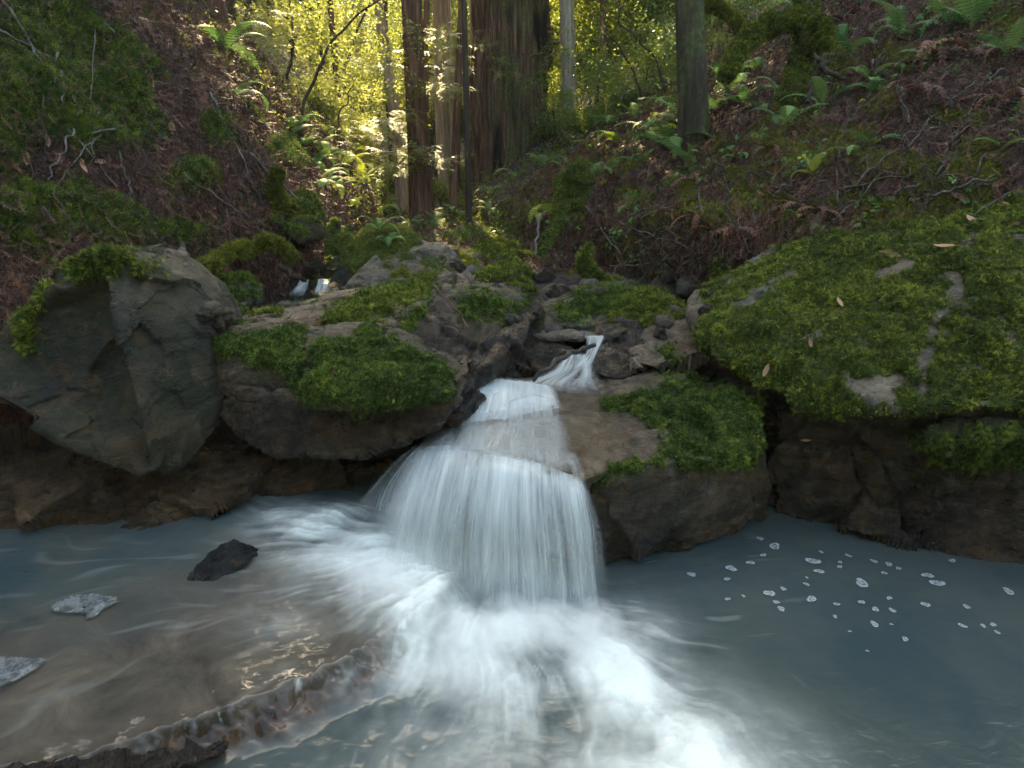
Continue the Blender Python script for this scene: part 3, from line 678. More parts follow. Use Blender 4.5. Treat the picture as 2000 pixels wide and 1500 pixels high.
rock('boulder', 'great moss blanketed boulder rising to the right edge of the frame',
     [H([(1375, 640, 2.75), (1400, 600, 2.95), (1470, 560, 3.0), (1560, 515, 3.1), (1700, 495, 3.1), (1800, 460, 3.2), (1890, 395, 3.4), (2010, 335, 3.5), (2250, 270, 3.6),
         (1370, 670, 2.65), (1480, 750, 2.45), (1600, 790, 2.3), (1750, 800, 2.15), (1900, 800, 2.1), (2050, 800, 2.05), (2250, 800, 2.05), (1600, 640, 2.55), (1750, 620, 2.5), (1900, 600, 2.45), (2100, 520, 2.5)], .5, .9)],
     'rock_grey', .008, 8, (.16, 2.0), .04, seed=103, strat=.004,
     moss=[[(1365, 680), (1375, 560), (1540, 460), (1700, 430), (1890, 330), (2300, 200), (2300, 820), (1600, 805), (1480, 770)]], mossn=120000, mkey='moss_bright', mthick=.020, ml=(.016, .032),
     bare=[[(1660, 745), (1700, 735), (1760, 725), (1775, 745), (1740, 780), (1690, 785)], [(1810, 630), (1850, 590), (1870, 550), (1880, 540), (1860, 600), (1830, 640), (1815, 720), (1800, 770), (1795, 720)],
           [(1700, 530), (1760, 505), (1780, 515), (1730, 540)], [(1860, 470), (1910, 460), (1915, 480), (1870, 490)], [(1845, 530), (1880, 535), (1870, 555)], [(1440, 595), (1540, 525), (1550, 530), (1480, 590)]])
rock('rock_wall', 'brown layered rock wall below the great mossy boulder at the pool edge',
     [H([(1495, 820, 2.6), (1500, 1000, 2.52), (1560, 1000, 2.42), (1660, 1030, 2.32), (1800, 1060, 2.2), (2000, 1070, 2.12), (2250, 1080, 2.05), (2250, 790, 2.12), (1900, 790, 2.2), (1650, 790, 2.4)], .6, .95),
      H([(1560, 1010, 2.42), (1650, 1040, 2.3), (1760, 1075, 2.18), (1880, 1095, 2.1), (2030, 1095, 2.1), (2200, 1080, 2.1), (2000, 1000, 2.3), (1800, 1000, 2.35), (1650, 990, 2.45)], .3, .9),
      H([(1820, 850, 2.15), (1950, 840, 2.1), (2100, 850, 2.1), (2100, 930, 2.15), (1900, 930, 2.2)], .3, .9)],
     'rock_wall', .008, 3, (.26, 2.8), .035, seed=107, strat=.024, crack=.03, wetz=.25, cat='rock wall', moss=[[(1780, 850), (1900, 840), (2100, 830), (2100, 920), (1950, 925), (1850, 900)]], mossn=12000, mkey='moss_dark')
rock('rock_bed', 'layered rusty brown bedrock shelf below the left boulders',
     [H([(-120, 880, 2.35), (100, 900, 2.4), (250, 950, 2.5), (400, 880, 2.7), (650, 880, 2.8), (760, 900, 2.65), (700, 1010, 2.6), (450, 1015, 2.5), (330, 1020, 2.42), (250, 1050, 2.32), (100, 1120, 2.1), (-120, 1200, 1.9), (-200, 1000, 2.1)], .5, .95),
      H([(350, 900, 2.75), (500, 930, 2.6), (700, 940, 2.55), (720, 985, 2.5), (500, 985, 2.5), (340, 970, 2.55)], .4, .95)],
     'rock_rust', .008, 2, (.30, 2.6), .05, seed=109, strat=.035, crack=.03, wetz=.22, cat='bedrock', warp=.05)
rock('stone', 'glossy black wedge shaped stone standing in the shallow left flow',
     [H([(368, 1140, 1.86), (400, 1095, 1.93), (430, 1060, 2.0), (455, 1055, 2.02), (468, 1075, 2.0), (495, 1080, 1.97), (480, 1100, 1.92), (420, 1135, 1.86), (375, 1150, 1.84)], .12, .8, .1)],
     'rock_black', .004, 3, (.3, 9), .012, seed=113, cat='stone', strat=.003, crack=.004, warp=.008)
_e = [(395, 1432), (450, 1412), (560, 1376), (650, 1345), (720, 1305), (785, 1266)]
def ebar(a, b, dz=0.0): return np.array([onz(*_e[k], .034 + dz) + np.array([ox, oy, oz]) for k in range(a, b) for ox, oy, oz in ((-.10, .10, 0), (-.01, .01, 0), (.012, -.014, -.09), (-.10, .10, -.10))])
rock('ledge_rock', 'long brown wet lip of rock where the left flow spills into the pool', [ebar(0, 2, -.004), ebar(1, 3, -.006), ebar(2, 4, -.004)], 'rock_wet', .005, 6, (.09, 7), .010, seed=127, cat='rock ledge', strat=.004, crack=.003, warp=.012)
rock('ledge_rock', 'rough glistening rock at the bottom left corner of the stream',
     [H([(-60, 1512, 1.13), (60, 1504, 1.17), (200, 1496, 1.2), (330, 1476, 1.23), (420, 1456, 1.25), (430, 1472, 1.20), (300, 1510, 1.09), (150, 1570, 1.0), (-60, 1610, .95)], .2, .9, .12)],
     'rock_wet', .004, 2, (.45, 16), .02, seed=131, cat='rock ledge', strat=.006, crack=.004, warp=.012)

# ------------------------------------------------------------------ stream water
wx = np.linspace(-2.6, 3.0, 800); wy = np.concatenate([np.linspace(-.6, .9, 30, endpoint=False), np.linspace(.9, 2.9, 430)])
WX, WY = np.meshgrid(wx, wy, indexing='ij'); W = np.stack([WX.ravel(), WY.ravel(), np.full(WX.size, .04)], 1)
qx, qy = proj(W)
near_ok = W[:, 1] > .55
edge_y = np.interp(qx, [-2000, -200, 200, 330, 450, 560, 650, 720, 790, 850, 920, 1000, 1100], [1900, 1600, 1500, 1452, 1412, 1376, 1345, 1305, 1262, 1210, 1120, 950, 500])
wob = 26 * fbm(W, 7, 4, 5)
wob = wob + 16 * fbm(W, 26, 3, 6) * sstep(.0, .5, fbm(W, 5, 2, 7) + .3)
S = np.where(near_ok, np.clip((edge_y - qy + wob + 52) / 66, 0, 1) ** 1.9, (W[:, 0] < -.9) * 1.0)
ox, oy = onz(960, 1150, 0)[:2]
dx, dy = W[:, 0] - ox, W[:, 1] - oy - .1; rr = np.hypot(dx, dy) + 1e-3; th = np.arctan2(dy, dx) + .28 * fbm(W, 1.6, 3, 301) * np.minimum(rr * 2, 1); cl = fbm(W, 4.5, 5, 302, .6)
flow = np.stack([th * 9, np.log(rr + .15) * 2.2, 0 * th], 1)
st1 = fbm(flow, 1.0, 3, 91, .6); st2 = fbm(np.stack([th * 20, np.log(rr + .15) * 3.0, 0 * th], 1), 1.0, 2, 92)
def gs(lst):
    o = np.zeros(len(qx))
    for cx, cy, rx, ry, an, am in lst:
        c, s = math.cos(R(an)), math.sin(R(an)); a = (qx - cx) * c + (qy - cy) * s; b = -(qx - cx) * s + (qy - cy) * c
        o += am * np.exp(-(a / rx) ** 2 - (b / ry) ** 2)
    return o
foam = gs([(610, 1040, 100, 26, -6, .55), (690, 1060, 130, 45, 8, .7), (740, 1110, 110, 55, 20, .6), (800, 1180, 70, 70, 10, 1.0), (640, 1110, 150, 45, 8, .45), (600, 1200, 150, 60, -20, .22),
           (980, 1195, 180, 40, 0, .75), (860, 1290, 130, 45, -22, .75), (1000, 1290, 130, 60, 0, .5), (1150, 1265, 110, 60, 30, .85), (1260, 1350, 120, 52, 42, .9), (1370, 1450, 130, 60, 38, .68), (1480, 1560, 170, 80, 38, .62),
           (900, 1400, 260, 120, -30, .28), (1120, 1420, 120, 120, 0, .42), (1260, 1500, 150, 80, 0, .6), (1500, 1400, 160, 60, 30, .22), (1300, 1230, 120, 50, 30, .22)])
foam = np.clip(foam * (.64 + .50 * st1 + .16 * st2 + 1.0 * cl) + .10 * sstep(.1, .5, st2) * sstep(.1, .3, foam), 0, 1.0)
foam *= near_ok
film = S * (1 - sstep(300, 90, np.abs(qx - 200) * 0 + np.abs((qy - 1200) + (qx - 250) * .42)) * 0)
brown = S * sstep(1080, 1230, qy + .28 * (qx - 300)) * near_ok
brown = np.clip(brown * .9 + .35 * S * sstep(0, .4, fbm(W, 3, 3, 8)) - .4 * gs([(250, 1235, 260, 38, -18, 1.0)]), 0, 1) * (1 - .3 * sstep(650, 800, qx))
rip = (.0035 - .002 * S) * fbm(np.stack([th * 9, np.log(rr + .2) * 5, 0 * th], 1) + .5 * fbm(W, 3, 2, 71)[:, None], 1.0, 2, 55) * sstep(.1, .5, rr) + .0010 * fbm(W, 22, 2, 6)
z = .078 * S + rip * (1 - .75 * sstep(1250, 1500, qx)) * (1 - .6 * foam) + foam * (.030 * cl + .016) + .010 * foam * np.maximum(st1, 0)
z += S * .012 * np.exp(-((edge_y - qy) / 60) ** 2) * fbm(W, 12, 3, 44)
W[:, 2] = z
st3 = fbm(np.stack([th * 20, np.log(rr + .15) * 4, 0 * th], 1) + .6 * fbm(W, 2, 2, 75)[:, None], 1.0, 2, 93)
foam = np.clip(foam + .07 * S * sstep(.15, .55, st3) * sstep(.25, .6, rr) * near_ok + .12 * (1 - S) * sstep(.34, .55, st3) * sstep(1.3, .5, rr) * near_ok, 0, 1)
drip = np.where(near_ok, np.exp(-((edge_y - qy + wob - 3) / 14) ** 2), 0) * sstep(.05, .4, fbm(np.stack([qx * .03, qy * .004, 0 * qx], 1), 1, 3, 12)) * (qx < 800) * (qx > 150)
foam = np.clip(foam + .85 * drip * sstep(-.1, .3, fbm(W, 20, 2, 14)), 0, 1)
lip = S * 0 + np.where(near_ok & (qx < 900), np.exp(-((edge_y - qy + wob + 12) / 24) ** 2), 0) * sstep(900, 800, qx)
lip = np.clip(lip * 1.3 * (.75 + fbm(W, 12, 3, 40)), 0, 1)
def water_mat():
    m = NT('stream_water'); o = m.obj(); fo = m.attr('foam'); br = m.attr('brown')
    n = m.noise(o, 2.2, 4, .6)
    c = m.mix(m.ramp(n, [(.35, 0), (.65, 1)]), (.028, .044, .047), (.050, .062, .057))
    c = m.mix(br, c, m.ramp(m.noise(o, 5, 6, .65, .8), [(.3, (.028, .024, .020)), (.6, (.082, .068, .052)), (.8, (.14, .115, .08))]))
    c = m.mix(m.math('MULTIPLY', m.attr('lip'), 1.0, clamp=True), c, m.ramp(m.noise(o, 16, 5, .7), [(.3, (.010, .007, .005)), (.55, (.050, .026, .014)), (.75, (.12, .065, .035))]))
    fd = m.math('ADD', fo, m.math('MULTIPLY', m.math('SUBTRACT', m.noise(o, 40, 5, .7), .5), m.math('MULTIPLY', fo, .35)), clamp=True)
    c = m.mix(fd, c, (.57, .60, .565))
    rgh = m.math('ADD', .10, m.math('MULTIPLY', fo, .6), clamp=True)
    h = m.math('ADD', m.noise(m.mapping(o, (1, 1.6, 1)), 13, 4, .5, .6), m.math('MULTIPLY', m.noise(o, 45, 2, .5), .15))
    return m.fin(m.pbr(c, rgh, m.bump(h, .14, .02), spec=.5, IOR=1.33))
M['water'] = water_mat()
tag(link('stream_water', new_mesh('stream_water', W, grid_faces(len(wx), len(wy)), M['water'], True, {'foam': foam, 'brown': brown, 'lip': lip})), kind='structure')
# upper pools and channel water behind the rocks
def flat_water(name, poly, z, res=.02):
    p = np.array(poly); x0, y0 = p.min(0); x1, y1 = p.max(0)
    gx_, gy_ = np.arange(x0, x1, res), np.arange(y0, y1, res); A, B = np.meshgrid(gx_, gy_, indexing='ij'); V = P2(A.ravel(), B.ravel())
    V[:, 2] = z + .004 * fbm(V, 12, 3, 4)
    fm = np.clip(.5 * fbm(V, 9, 3, 9) + .05, 0, 1)
    o = link(name, new_mesh(name, V, grid_faces(len(gx_), len(gy_)), M['water'], True, {'foam': fm * .6, 'brown': np.full(len(V), .5)})); tag(o, kind='structure')
flat_water('stream_water', [(-.15, 3.15), (.7, 3.5)], .565)
flat_water('stream_water', [(-1.7, 3.5), (-.9, 5.0)], .53)
flat_water('stream_water', [(-1.75, 5.05), (-.9, 7.5)], .66)

# ------------------------------------------------------------------ falling water
def fall_mat(name, dens=1.0, lo=.30, hi=.62, su=26, sv=1.1, tint=(.70, .755, .76)):
    m = NT(name); uv = m.n('ShaderNodeAttribute', attribute_name='flow').outputs['Vector']
    s = m.mapping(uv, (su, sv, 1)); n1 = m.noise(s, 1.0, 5, .65, .15); n2 = m.noise(m.mapping(uv, (su * 4.2, sv * 1.6, 1)), 1.0, 3, .6)
    n3 = m.noise(m.mapping(uv, (su * .22, sv * 1.0, 1)), 1.0, 2, .5)
    f = m.math('ADD', m.math('ADD', m.math('MULTIPLY', n1, .5), m.math('MULTIPLY', n2, .22)), m.math('MULTIPLY', n3, .28))
    a = m.math('MULTIPLY', m.ramp(f, [(lo, 0), (hi, 1)]), m.math('MULTIPLY', m.attr('alpha'), dens), clamp=True)
    d = m.n('ShaderNodeBsdfDiffuse'); m.set(d.inputs[0], tint)
    t = m.n('ShaderNodeBsdfTranslucent'); m.set(t.inputs[0], tint)
    g = m.n('ShaderNodeBsdfGlossy'); g.inputs['Roughness'].default_value = .3
    nr = m.bump(f, .35, .02)
    m.t.links.new(nr, d.inputs['Normal'])
    m1 = m.n('ShaderNodeMixShader'); m1.inputs[0].default_value = .45; m.t.links.new(d.outputs[0], m1.inputs[1]); m.t.links.new(t.outputs[0], m1.inputs[2])
    m2 = m.n('ShaderNodeMixShader'); m2.inputs[0].default_value = .06; m.t.links.new(m1.outputs[0], m2.inputs[1]); m.t.links.new(g.outputs[0], m2.inputs[2])
    tr = m.n('ShaderNodeBsdfTransparent'); m3 = m.n('ShaderNodeMixShader'); m.set(m3.inputs[0], a)
    m.t.links.new(tr.outputs[0], m3.inputs[1]); m.t.links.new(m2.outputs[0], m3.inputs[2])
    return m.fin(m3.outputs[0])
M['fall'] = fall_mat('fall', 1.0, .36, .62)
M['fall_soft'] = fall_mat('fall_soft', 1.0, .26, .60, 12, 1.0)
M['fall_thin'] = fall_mat('fall_thin', .8, .36, .70, 18, 1.4)
M['sheet'] = fall_mat('sheet', .9, .33, .72, 14, 1.0, (.66, .68, .66))
def lerpc(cur, t):
    cur = np.array(cur, float); s = np.linspace(0, 1, len(cur)); return np.stack([np.interp(t, s, cur[:, k]) for k in range(cur.shape[1])], -1)
def smooth1(a, n=12):
    for _ in range(n):
        b = a.copy(); b[1:-1] = (a[:-2] + 2 * a[1:-1] + a[2:]) / 4; a = b
    return a
def curtain(name, rows, mat, nu=260, nv=110, off=(0, 0, 0), seed=0, side=.06, a_top=.04, a_bot=.18, wav=.012, parent=None, org=None, alpha=None, fu=1.0):
    """rows: curves across the flow from the top down, each a list of (px, py, Y)"""
    u = np.linspace(0, 1, nu); C = [smooth1(lerpc([at(*p) for p in r], u)) for r in rows]; C = np.array(C)
    v = np.linspace(0, 1, nv); s = np.linspace(0, 1, len(rows))
    G = np.zeros((nu, nv, 3))
    # Catmull-Rom down the flow
    for j, vv in enumerate(v):
        k = min(int(vv * (len(rows) - 1)), len(rows) - 2); t = vv * (len(rows) - 1) - k
        p0, p1, p2, p3 = C[max(k - 1, 0)], C[k], C[k + 1], C[min(k + 2, len(rows) - 1)]
        G[:, j] = .5 * ((2 * p1) + (-p0 + p2) * t + (2 * p0 - 5 * p1 + 4 * p2 - p3) * t * t + (-p0 + 3 * p1 - 3 * p2 + p3) * t ** 3)
    U, Vv = np.meshgrid(u, v, indexing='ij'); fl = np.stack([U.ravel() * fu + seed, Vv.ravel(), 0 * U.ravel()], 1)
    P = G.reshape(-1, 3) + np.array(off)
    b = wav * fbm(np.stack([U.ravel() * 11 + seed, Vv.ravel() * 1.2, 0 * U.ravel()], 1), 1, 3, seed + 3)
    P[:, 1] -= b * np.clip(Vv.ravel() * 3, 0, 1)
    nb = fbm(P2(U.ravel() * 9 + seed, 0 * U.ravel()), 1, 3, seed + 8); al = sstep(0, side, U.ravel()) * sstep(0, side, 1 - U.ravel()) * sstep(0, a_top, Vv.ravel()) * sstep(0, a_bot, 1 - Vv.ravel() - .16 * np.abs(nb))
    if alpha is not None: al = al * alpha(U.ravel(), Vv.ravel())
    org = np.zeros(3) if org is None else org
    return link(name, new_mesh(name, P - org, grid_faces(nu, nv), M[mat], True, {'flow': fl, 'alpha': al}), org if parent is None else (0, 0, 0), parent)
forg = onz(960, 1180, 0)
wf = tag(link('waterfall', None, forg), 'main waterfall spilling in silky white strands over the tan slab into the pool', 'waterfall')
main = [[(800, 878, 2.29), (872, 876, 2.21), (960, 884, 2.15), (1056, 904, 2.08), (1124, 926, 2.05), (1136, 932, 2.05)],
        [(778, 915, 2.16), (862, 906, 2.09), (957, 913, 2.04), (1056, 936, 1.98), (1132, 958, 1.95), (1145, 962, 1.95)],
        [(740, 1000, 2.02), (835, 1010, 1.96), (945, 1015, 1.92), (1062, 1030, 1.88), (1145, 1040, 1.87), (1158, 1040, 1.87)],
        [(715, 1060, 1.98), (820, 1110, 1.90), (940, 1120, 1.86), (1070, 1130, 1.82), (1155, 1140, 1.82), (1168, 1140, 1.82)],
        [(700, 1110, 1.94), (815, 1180, 1.84), (940, 1215, 1.78), (1075, 1225, 1.74), (1162, 1220, 1.76), (1178, 1215, 1.78)]]
fade = lambda u, v: (1 - .30 * sstep(.12, .75, v)) * (1 - .3 * sstep(.5, .62, fbm(P2(u * 5, v * .4), 1, 2, 5) + .5))
curtain('water_sheet', main, 'fall', parent=wf, org=forg, seed=1, a_bot=.16, alpha=fade, wav=.03, side=.12)
curtain('water_sheet', main, 'fall', parent=wf, org=forg, seed=4, off=(0, .05, -.005), a_bot=.25, fu=.8, alpha=lambda u, v: 1 - .45 * sstep(.1, .7, v), wav=.04, side=.14)
curtain('water_sheet', main, 'fall_thin', parent=wf, org=forg, seed=9, off=(0, -.03, .0), a_bot=.3, a_top=.3, fu=1.4, alpha=lambda u, v: .7 + 0 * u, wav=.03, side=.16)
curtain('water_veil', [[(1105, 920, 2.07), (1125, 930, 2.05), (1142, 938, 2.04)], [(1118, 955, 1.96), (1142, 962, 1.95), (1160, 975, 1.95)], [(1130, 1040, 1.88), (1158, 1045, 1.88), (1182, 1050, 1.9)], [(1140, 1215, 1.77), (1170, 1215, 1.77), (1205, 1210, 1.79)]],
        'fall_thin', 60, 80, parent=wf, org=forg, seed=61, side=.45, a_bot=.3, a_top=.1, fu=.3, alpha=lambda u, v: .75 + 0 * u)
# left veil sliding down the side of the slab
curtain('water_veil', [[(790, 880, 2.30), (830, 860, 2.38), (880, 850, 2.45)], [(740, 930, 2.28), (790, 900, 2.25), (850, 890, 2.2)], [(690, 985, 2.30), (750, 960, 2.18), (820, 960, 2.1)], [(660, 1020, 2.28), (730, 1040, 2.1), (800, 1080, 2.0)]],
        'fall_thin', 120, 60, parent=wf, org=forg, seed=13, side=.2, a_bot=.25, a_top=.2, alpha=lambda u, v: .5 + .5 * u)
curtain('water_strand', [[(1060, 930, 2.02), (1100, 880, 2.10), (1130, 880, 2.12)], [(1105, 905, 2.0), (1125, 905, 2.0), (1140, 915, 2.02)], [(1120, 960, 1.95), (1135, 965, 1.94), (1150, 970, 1.95)]],
        'fall_thin', 40, 40, parent=wf, org=forg, seed=17, side=.3, a_bot=.4, a_top=.3, alpha=lambda u, v: .6 + 0 * u)
# sheet draped on the slab between the two drops
def drape(name, polytop, polybot, key, mat, nu, nv, seed, parent, org, off=.006, alpha=None, side=.2):
    v_, t_ = ROCKS[key]; bvh = BVHTree.FromPolygons([tuple(p) for p in v_], [tuple(map(int, q)) for q in t_])
    u = np.linspace(0, 1, nu); A = lerpc(polytop, u); B = lerpc(polybot, u); V = np.linspace(0, 1, nv); P = np.zeros((nu, nv, 3)); ok = np.ones((nu, nv), bool)
    last = None
    for i in range(nu):
        for j in range(nv):
            q = A[i] * (1 - V[j]) + B[i] * V[j]; d = Vector(ray(q[0], q[1])).normalized()
            h = bvh.ray_cast(Vector((0, 0, CH)), d)
            if h[0] is not None: P[i, j] = np.array(h[0]) + np.array([0, -.35, .93]) * off; last = P[i, j]
            else: ok[i, j] = False; P[i, j] = last if last is not None else at(q[0], q[1], 2.3)
    for _ in range(6): P[1:-1, 1:-1] = (P[:-2, 1:-1] + P[2:, 1:-1] + P[1:-1, :-2] + P[1:-1, 2:] + 2 * P[1:-1, 1:-1]) / 6
    P[:, :, 2] += off * .5
    U, Vv = np.meshgrid(u, V, indexing='ij'); fl = np.stack([U.ravel() + seed, Vv.ravel(), 0 * U.ravel()], 1)
    al = sstep(0, side, U.ravel()) * sstep(0, side, 1 - U.ravel()) * sstep(0, .06, Vv.ravel()) * sstep(0, .06, 1 - Vv.ravel()) * ok.ravel()
    if alpha is not None: al = al * alpha(U.ravel(), Vv.ravel())
    return link(name, new_mesh(name, P.reshape(-1, 3) - org, grid_faces(nu, nv), M[mat], True, {'flow': fl, 'alpha': al}), (0, 0, 0), parent)
SL = 'long tan slab that the waterfall pours over with green moss hanging on its right side'
uorg = at(980, 850, 2.45)
uc = tag(link('upper_cascade', None, uorg), 'short upper cascade fanning over the slab just above the main waterfall', 'cascade')
drape('water_sheet', [(908, 744), (960, 741), (1030, 748), (1086, 757)], [(815, 890), (915, 890), (1035, 908), (1130, 930)], SL, 'fall_soft', 130, 130, 51, uc, uorg, off=.014, alpha=lambda u, v: (1 - .52 * sstep(.3, .62, v)) * (1 - .4 * u), side=.18)
drape('water_film', [(890, 840), (960, 830), (1040, 820), (1110, 810)], [(800, 893), (920, 892), (1040, 912), (1135, 935)], SL, 'sheet', 120, 60, 21, uc, uorg, alpha=lambda u, v: .75 + .1 * v - .4 * np.abs(u - .4), side=.15)
curtain('water_sheet', [[(905, 742, 2.72), (960, 738, 2.74), (1030, 745, 2.7), (1085, 755, 2.66)], [(900, 765, 2.62), (955, 760, 2.62), (1030, 770, 2.58), (1095, 775, 2.55)], [(885, 830, 2.46), (945, 830, 2.44), (1030, 840, 2.40), (1120, 850, 2.36)], [(872, 860, 2.44), (935, 870, 2.36), (1030, 875, 2.3), (1140, 880, 2.26)]],
        'fall_soft', 140, 70, parent=uc, org=uorg, seed=25, side=.12, a_bot=.45, a_top=.05, fu=.6, alpha=lambda u, v: .95 - .25 * u)
curtain('water_sheet', [[(905, 740, 2.74), (940, 738, 2.76), (985, 745, 2.72)], [(898, 770, 2.60), (935, 765, 2.6), (975, 775, 2.58)], [(880, 850, 2.42), (910, 845, 2.42), (950, 850, 2.4)]],
        'fall', 80, 60, parent=uc, org=uorg, seed=27, side=.2, a_bot=.2, fu=.3, off=(0, -.02, 0))
torg = at(1120, 740, 2.8)
tc = tag(link('top_cascade', None, torg), 'white chute of water racing from the dark gap beside the brown wet boulder', 'cascade')
curtain('water_sheet', [[(1105, 690, 3.02), (1128, 688, 3.0), (1150, 690, 3.0)], [(1090, 708, 2.92), (1122, 706, 2.92), (1160, 710, 2.92)], [(1066, 728, 2.84), (1112, 726, 2.84), (1168, 730, 2.84)],
        [(1010, 748, 2.74), (1080, 746, 2.74), (1180, 750, 2.76)], [(960, 768, 2.62), (1070, 768, 2.6), (1200, 775, 2.62)]],
        'fall', 120, 90, parent=tc, org=torg, seed=31, side=.22, a_top=.12, a_bot=.3, fu=.5)
curtain('water_sheet', [[(1140, 655, 3.18), (1165, 655, 3.18), (1185, 655, 3.18)], [(1140, 690, 3.0), (1155, 690, 3.0), (1168, 690, 3.0)], [(1100, 730, 2.85), (1130, 730, 2.85), (1155, 730, 2.85)]],
        'fall', 60, 50, parent=tc, org=torg, seed=35, side=.25, a_bot=.3, fu=.25, off=(0, -.02, .005))
sorg = at(610, 575, 4.35)
sc_ = tag(link('small_cascade', None, sorg), 'tiny pale cascade between boulders at the foot of the left bank', 'cascade')
curtain('water_sheet', [[(583, 547, 4.6), (595, 546, 4.6), (607, 546, 4.6)], [(575, 560, 4.5), (590, 558, 4.5), (604, 558, 4.5)], [(555, 580, 4.42), (578, 580, 4.42), (598, 580, 4.42)]], 'fall', 40, 30, parent=sc_, org=sorg, seed=41, side=.25, a_bot=.4, fu=.2)
curtain('water_sheet', [[(618, 545, 4.6), (630, 544, 4.6), (646, 546, 4.6)], [(616, 556, 4.5), (630, 554, 4.5), (646, 556, 4.5)], [(606, 578, 4.42), (622, 578, 4.42), (642, 576, 4.42)]], 'fall', 40, 30, parent=sc_, org=sorg, seed=44, side=.25, a_bot=.35, fu=.2)

# spray churned up where the falls land
def spray_mat():
    m = NT('spray'); g = m.n('ShaderNodeTexCoord').outputs['Object']
    gr = m.n('ShaderNodeTexGradient', gradient_type='SPHERICAL'); m.set(gr.inputs[0], g)
    n = m.noise(g, 1.9, 4, .6, .8)
    f = m.math('MULTIPLY', m.math('SUBTRACT', n, .30, clamp=True), m.math('POWER', gr.outputs['Fac'], 1.1))
    v = m.n('ShaderNodeVolumePrincipled'); v.inputs['Color'].default_value = (.97, .98, .98, 1); v.inputs['Anisotropy'].default_value = .1
    m.set(v.inputs['Density'], m.math('MULTIPLY', f, 75.0)); m.t.links.new(v.outputs[0], m.out.inputs['Volume']); m.m.cycles.volume_step_rate = 1.0
    return m.m
M['spray'] = spray_mat()
bm = bmesh.new(); bmesh.ops.create_icosphere(bm, subdivisions=3, radius=1); SPM = bpy.data.meshes.new('spray'); bm.to_mesh(SPM); bm.free(); SPM.materials.append(M['spray'])
for (a, b, rx, ry, rz, dz) in [(800, 1190, .13, .12, .11, .05), (745, 1120, .17, .12, .07, .10), (670, 1070, .2, .1, .05, .10), (880, 1235, .17, .11, .08, .03), (985, 1240, .18, .11, .10, .03), (1090, 1240, .17, .11, .105, .03), (1165, 1235, .12, .10, .10, .03), (1190, 1290, .15, .11, .07, .02), (900, 1300, .2, .12, .05, .02), (720, 1150, .14, .1, .06, .09)]:
    c = onz(a, b, dz); o = link('spray', SPM, c - forg, wf); o.scale = (rx, ry, rz); o.rotation_euler[2] = a * .7; o['kind'] = 'stuff'

# floating foam flecks
def fleck(seed):
    r = np.random.default_rng(seed); vs, fs = [], []; n = 18
    rad = 1 + .18 * np.array([math.sin(2 * k * 2 * PI / n + seed) + .6 * math.sin(3 * k * 2 * PI / n + 2 * seed) for k in range(n)])
    for j, (q, zz) in enumerate([(1, 0), (.85, .10), (.6, .14), (.4, .06), (.2, .12), (0.02, .16)]):
        for k in range(n): a = k * 2 * PI / n; vs.append((q * rad[k] * math.cos(a), .8 * q * rad[k] * math.sin(a), zz + r.normal(0, .01)))
    for j in range(5):
        for k in range(n): fs.append((j * n + k, j * n + (k + 1) % n, (j + 1) * n + (k + 1) % n, (j + 1) * n + k))
    return vs, fs
def foam_mat(name, sc, lo, hi, c0, c1, bs):
    m = NT(name); o = m.obj(); n = m.noise(o, sc, 6, .75, .8)
    p = m.pbr(m.ramp(n, [(lo, c0), (hi, c1)]), .35, m.bump(m.noise(o, sc * 4, 4, .7), .3, bs))
    a = m.math('MULTIPLY', m.math('SUBTRACT', m.math('ADD', m.attr('alpha'), m.math('MULTIPLY', n, .9)), .72), 4.0, clamp=True)
    tr = m.n('ShaderNodeBsdfTransparent'); mx = m.n('ShaderNodeMixShader'); m.set(mx.inputs[0], m.math('MULTIPLY', a, .62))
    m.t.links.new(tr.outputs[0], mx.inputs[1]); m.t.links.new(p, mx.inputs[2]); return m.fin(mx.outputs[0])
M['foam'] = foam_mat('foam', 2.2, .35, .62, (.10, .12, .13), (.50, .54, .54), .2)
flmesh = [new_mesh('foam_fleck', *fleck(i), M['foam'], True, {'alpha': np.repeat([.1, .45, .8, .35, .9, 1.0], 18)}) for i in range(5)]
FL = [(1485, 1052, 9), (1513, 1067, 16), (1491, 1084, 8), (1466, 1099, 10), (1428, 1110, 14), (1351, 1122, 11), (1420, 1131, 8), (1588, 1096, 16), (1600, 1116, 11), (1604, 1078, 6), (1641, 1098, 6), (1640, 1107, 7), (1657, 1085, 7),
      (1683, 1139, 17), (1503, 1159, 14), (1530, 1150, 8), (1585, 1170, 13), (1575, 1141, 7), (1634, 1180, 7), (1526, 1189, 10), (1516, 1176, 8), (1421, 1170, 7), (1452, 1164, 5), (1631, 1204, 6), (1683, 1176, 8), (1710, 1190, 9), (1743, 1192, 8),
      (1708, 1219, 10), (1737, 1168, 7), (1727, 1119, 7), (1736, 1102, 9), (1707, 1096, 8), (1831, 1139, 15), (1812, 1124, 12), (1808, 1181, 10), (1888, 1185, 8), (1768, 1248, 8), (1880, 1222, 8), (1920, 1222, 6), (1741, 1219, 4), (1694, 1271, 4), (1948, 1235, 6),
      (1970, 1155, 12), (1860, 1095, 8), (1940, 1220, 7), (1755, 1110, 7), (1660, 1233, 4), (1576, 1128, 4), (175, 1160, 12)]
